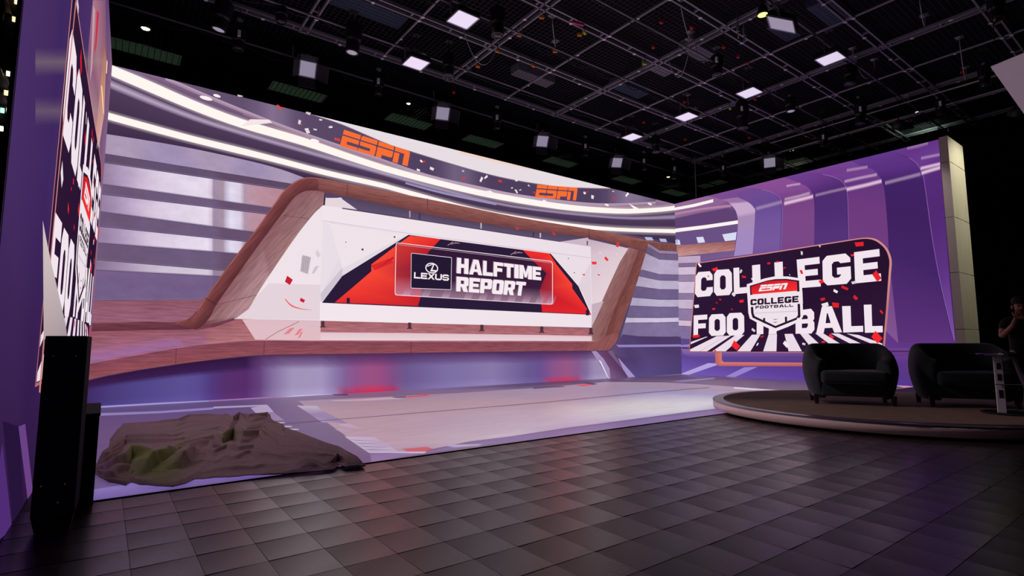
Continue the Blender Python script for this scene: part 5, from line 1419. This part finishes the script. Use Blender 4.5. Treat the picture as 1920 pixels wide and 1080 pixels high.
# ---------------- small house lamps that are switched on
def house_lamp(px, py, label, col, e, power, z=8.0, r=.09, aim=None, cone=150):
    p = onz(px, py, z)
    root = empty('work_lamp', p); tag(root, label, 'ceiling lamp', 'lit work lamps')
    part('housing', lambda bm: lathe(bm, [(r * 1.1, -.02), (r * 1.2, .0), (r * .8, .14), (r * .4, .18)], 16), BLACK, root)
    part('lamp_face', lambda bm: lathe(bm, [(r, -.022), (r * .6, -.04), (.0001, -.045)], 16), mat('lit_lamp_%d' % px, col, .5, emit=col, estr=e), root, True)
    part('stem', lambda bm: tube(bm, (0, 0, .17), (0, 0, 9.6 - z), .012), BLACK, root)
    if power:
        ld = bpy.data.lights.new('lamp_glow', 'SPOT'); ld.energy = power; ld.color = [lin(c) for c in col]; ld.spot_size = math.radians(cone); ld.spot_blend = .6; ld.shadow_soft_size = .1
        lo = bpy.data.objects.new('lamp_glow', ld); COL.objects.link(lo); lo.parent = root; lo.location = (0, 0, -.08)
        if aim: lo.rotation_euler = (Vector(aim) - p).to_track_quat('-Z', 'Y').to_euler()


house_lamp(273, 52, 'small lit work lamp above the left end of the wide video wall', (255, 252, 220), 3.0, 6, r=.085)
house_lamp(766, 193, 'small lit work lamp beside the first ESPN barn-door light', (255, 246, 220), 2.5, 5, r=.06)
house_lamp(1041, 274, 'tiny warm lit lamp right of the second barn-door light', (255, 226, 180), 2.5, 3, r=.07)
house_lamp(1253, 331, 'tiny yellow lit lamp over the corner of the video walls', (255, 236, 180), 2.5, 3, r=.07)
house_lamp(1484, 281, 'lit lamp behind the top edge of the purple wall', (240, 250, 200), 2.5, 5, r=.075)
house_lamp(1722, 209, 'greenish white lit lamp above the pale pillar', (220, 255, 220), 3.0, 20, r=.085)
house_lamp(1430, 26, 'round yellow-green lit lamp near the top of the grid', (236, 255, 120), 2.2, 4, z=7.35, r=.09)
# lamp that gives the greenish light on the pillar's side
pl = house_lamp(1990, 120, 'lit work lamp out past the hanging white panel', (238, 234, 206), 3.0, 620, z=7.3, r=.12, aim=(.7, -7.84, 2.6), cone=85)


# ---------------- dim greenish ceiling panels seen through louvres behind the walls
def vent(x, y, label, w=1.5, d=.75):
    root = empty('louvre_light', (x, y, 8.0)); tag(root, label, 'louvre light', 'dim greenish louvre lights')
    em = mat('dim_green_panel', (60, 80, 66), .6, emit=(110, 140, 112), estr=.22)
    part('panel', lambda bm: box(bm, (0, 0, .05), (w, d, .03)), em, root)
    part('frame', lambda bm: [box(bm, (s * w / 2, 0, .03), (.03, d, .08)) for s in (-1, 1)] + [box(bm, (0, s * d / 2, .03), (w, .03, .08)) for s in (-1, 1)], BLACK, root)
    def sl(bm):
        for k in range(16): box(bm, (0, -d / 2 + d * (k + .5) / 16, .0), (w, d / 16 * .30, .008))
        for k in range(12): box(bm, (-w / 2 + w * (k + .5) / 12, 0, .0), (.012, d, .008))
    part('louvre', sl, MATTE, root)
    part('hanger', lambda bm: tube(bm, (0, 0, .06), (0, 0, 1.6), .012), BLACK, root)


for x, lb in ((-15.6, 'above the left end of the wide screen'), (-12.07, 'under the barn-door light over the slatted wall'), (-8.7, 'under the barn-door light above the first ESPN'), (-5.9, 'left of the barn-door light between the ESPN letterings'), (-2.3, 'between the last two barn-door lights of the back row'), (1.5, 'above the second ESPN lettering'), (4.8, 'right above the corner of the video walls')):
    vent(x, 3.45, 'dim greenish louvre light ' + lb)
for y, lb in ((1.6, 'over the purple wall next to its corner'), (-1.95, 'beside the gridded panel light over the purple wall'), (-5.9, 'above the far end of the purple wall near the pillar')):
    vent(4.95, y, 'dim greenish louvre light ' + lb, .8, 1.3)


# ---------------- hanging white panel, upper right
def build_hanging_panel():
    n = Vector((-.45, .80, -.42)).normalized(); Q = Vector((-5.5, -9.716, 5.223))
    hit = lambda x, y: CAM + ray(x, y) * ((Q - CAM).dot(n) / ray(x, y).dot(n))
    P = [hit(1857, 125), hit(2010, 62), hit(2100, 230), hit(1950, 256)]
    root = empty('white_reflector', P[0]); tag(root, 'plain white reflector board hanging tilted in the upper right', 'reflector')
    c = [q - P[0] for q in P]
    def board(bm):
        f = [bm.verts.new(q) for q in c]; g = [bm.verts.new(q - n * .03) for q in c]
        bm.faces.new(f); bm.faces.new(g[::-1])
        for i in range(4): bm.faces.new((f[i], g[i], g[(i + 1) % 4], f[(i + 1) % 4]))
        bmesh.ops.recalc_face_normals(bm, faces=bm.faces)
    part('board', board, mat('white_board', (244, 240, 244), .7), root)
    for q in (c[0] + (c[1]) * .1, c[1] * .9): part('cord', lambda bm: tube(bm, q, (q.x, q.y, GZ - P[0].z), .006), BLACK, root)


build_hanging_panel()


# ---------------- cables, connectors and boxes slung on the grid
def build_clutter():
    ORANGE = mat('orange_plug', (236, 140, 40), .5); RED = mat('red_plug', (210, 24, 36), .5); BLUE = mat('blue_grey_box', (74, 92, 120), .5); LIME = mat('lime_plug', (190, 220, 60), .5); MAG = mat('magenta_tape', (220, 30, 110), .5); CAB = mat('dark_cable', (22, 22, 28), .6); CABW = mat('pale_cable', (170, 168, 180), .5)
    def plug(px, py, m, label, z=7.35, s=(.10, .06, .06)):
        p = onz(px, py, z)
        root = empty('cable_connector', p, (0, 0, random.uniform(-.6, .6))); tag(root, label, 'connector', 'cable connectors on the grid')
        o = part('plug', lambda bm: box(bm, (0, 0, 0), s), m, root); bevel_mod(o, .01, 1)
        part('lead', lambda bm: path_tube(bm, [(0, 0, 0), (.02, .01, .06), (0, .02, GZ - z + .1)], .008), CAB, root)
    for (x, y, lb) in ((973, 66, 'above the middle beam, nearest the top panel light'), (1016, 32, 'next to the topmost beam crossing'), (933, 96, 'just right of a beam crossing near the spotlights'), (896, 124, 'right of the spotlight by the second panel light'), (1000, 123, 'in the middle of a mesh bay left of centre'), (1041, 96, 'hanging on pale leads in a mesh bay'), (1087, 65, 'under the magenta tape')):
        plug(x, y, ORANGE, 'orange cable connector ' + lb)
    for (x, y, lb) in ((851, 173, 'above the first ESPN barn-door light'), (1225, 88, 'near the centre beam crossing'), (1297, 51, 'at the end of a thin pipe high in the grid'), (1357, 88, 'left of the centre-right beam crossing'), (1384, 106, 'in the dark bay above the purple wall'), (1402, 118, 'just below another red one above the purple wall'), (1284, 191, 'above the second lowest downward panel light'), (1207, 229, 'right of the lowest downward panel light'), (1180, 243, 'on top of the lowest downward panel light'), (1285, 261, 'left of the two over the corner'), (1405, 258, 'under the big black spotlight'), (1416, 186, 'beside the panel light above the purple wall'), (1300, 305, 'over the corner of the video walls'), (1709, 226, 'beside the greenish lamp over the pillar'), (1804, 135, 'in the far right bay left of the hanging panel'), (1240, 41, 'in the upper middle mesh bay')):
        plug(x, y, RED, 'red cable connector ' + lb, 7.25, (.07, .06, .06))
    plug(1096, 61, LIME, 'lime cable connector beside the orange one under the magenta tape'); plug(1209, 119, LIME, 'lime cable connector left of the centre beam crossing'); plug(1369, 203, LIME, 'lime cable connector beside the big black spotlight')
    plug(1084, 44, MAG, 'magenta tape marker on a beam near the top of the grid', 7.38, (.26, .06, .05))
    # boxes and ducts above the mesh
    k = 0
    for (x, y, sx, sy, z, lb) in ((690, 20, 1.6, .5, 8.0, 'above the large spotlight'), (1000, 148, 1.2, .35, 7.9, 'in the bay below the orange connectors'), (1180, 170, 1.2, .4, 8.0, 'behind the lowest downward panel light'), (1310, 100, 1.0, .4, 8.0, 'right of the centre beam crossing'), (1470, 60, .9, .35, 8.1, 'near the yellow-green lamp'), (1235, 130, .9, .35, 7.9, 'between two beams at the centre'), (1560, 25, 1.2, .5, 8.0, 'at the top edge right of centre')):
        p = onz(x, y, z); root = empty('junction_box', p); tag(root, 'dark blue-grey box above the mesh ' + lb, 'box', 'boxes above the mesh')
        part('box_body', lambda bm: box(bm, (0, 0, .1), (sx, sy, .2)), BLUE if k % 2 == 0 else STEEL, root)
        part('hanger', lambda bm: tube(bm, (0, 0, .2), (0, 0, 9.6 - z), .01), BLACK, root); k += 1
    # draped cables along the lamp pipes
    n = 0
    for (y, name) in ((.22, 'backmost'), (-1.55, 'second'), (-3.45, 'third'), (-5.15, 'fourth'), (-7.0, 'nearest')):
        pts = []; x = -17.5
        rnd = random.Random(n)
        while x < 3.5:
            pts.append((x, y + rnd.uniform(-.04, .04), GZ - .25 - rnd.uniform(0, .04))); x += .45
            pts.append((x, y + rnd.uniform(-.04, .04), GZ - .27 - rnd.uniform(.02, .16))); x += .45
        bm = bmesh.new(); path_tube(bm, cr(pts, 3), .009); o = link('cable_run', mesh(bm, 'cable_run', True), CAB)
        tag(o, 'sagging cable clipped along the %s lamp pipe of the grid' % name, 'cable', 'cable runs along the lamp pipes'); n += 1
    for (a, b, sag, lb) in (((1255, 118), (1293, 88), .5, 'looping under the centre beam crossing'), ((1277, 15), (1295, 75), .1, 'hanging straight in the upper middle bay'), ((1290, 190), (1302, 215), .35, 'behind the second lowest downward panel light'), ((1600, 105), (1640, 125), .4, 'right of the furthest right panel light'), ((1725, 5), (1735, 45), .2, 'in the top right bay'), ((1800, 85), (1812, 140), .4, 'in the far right bay'), ((1036, 45), (1042, 92), .05, 'running down to the orange connector'), ((870, 60), (930, 95), .5, 'under the second beam near the spotlights')):
        A, Bq = onz(a[0], a[1], GZ - .04), onz(b[0], b[1], GZ - .04); pts = []
        for i in range(11):
            t = i / 10; q = A.lerp(Bq, t); q.z -= sag * 4 * t * (1 - t); pts.append(q)
        pts = [A + Vector((0, 0, .18))] + pts + [Bq + Vector((0, 0, .18))]
        bm = bmesh.new(); path_tube(bm, pts, .010); box(bm, pts[0], (.14, .14, .02)); box(bm, pts[-1], (.14, .14, .02)); o = link('hanging_cable', mesh(bm, 'hanging_cable', True), CABW); tag(o, 'thin pale cable ' + lb, 'cable', 'loose cables under the grid')
    # two antenna-like receivers below the right-centre crossing
    for (x, y, lb) in ((1383, 52, 'left of the pair by the right-centre beam crossing'), (1395, 60, 'right of the pair by the right-centre beam crossing')):
        p = onz(x, y, 7.3); root = empty('wireless_receiver', p); tag(root, 'pale upright receiver, ' + lb, 'receiver', 'pair of receivers')
        part('case', lambda bm: box(bm, (0, 0, 0), (.06, .04, .16)), PIPE, root); part('antenna', lambda bm: tube(bm, (0, 0, -.22), (0, 0, .34), .012), PIPE, root)
    # thin drop cable at the corner
    p = onz(1312, 290, GZ - .1); bm = bmesh.new(); tube(bm, (.05 + p.x * 0, -.85, HW - .1), (.05, -.85, GZ), .012, 6)
    o = link('drop_cable', mesh(bm), CABW); tag(o, 'single vertical cable dropping to the purple wall top near the corner', 'cable')


build_clutter()
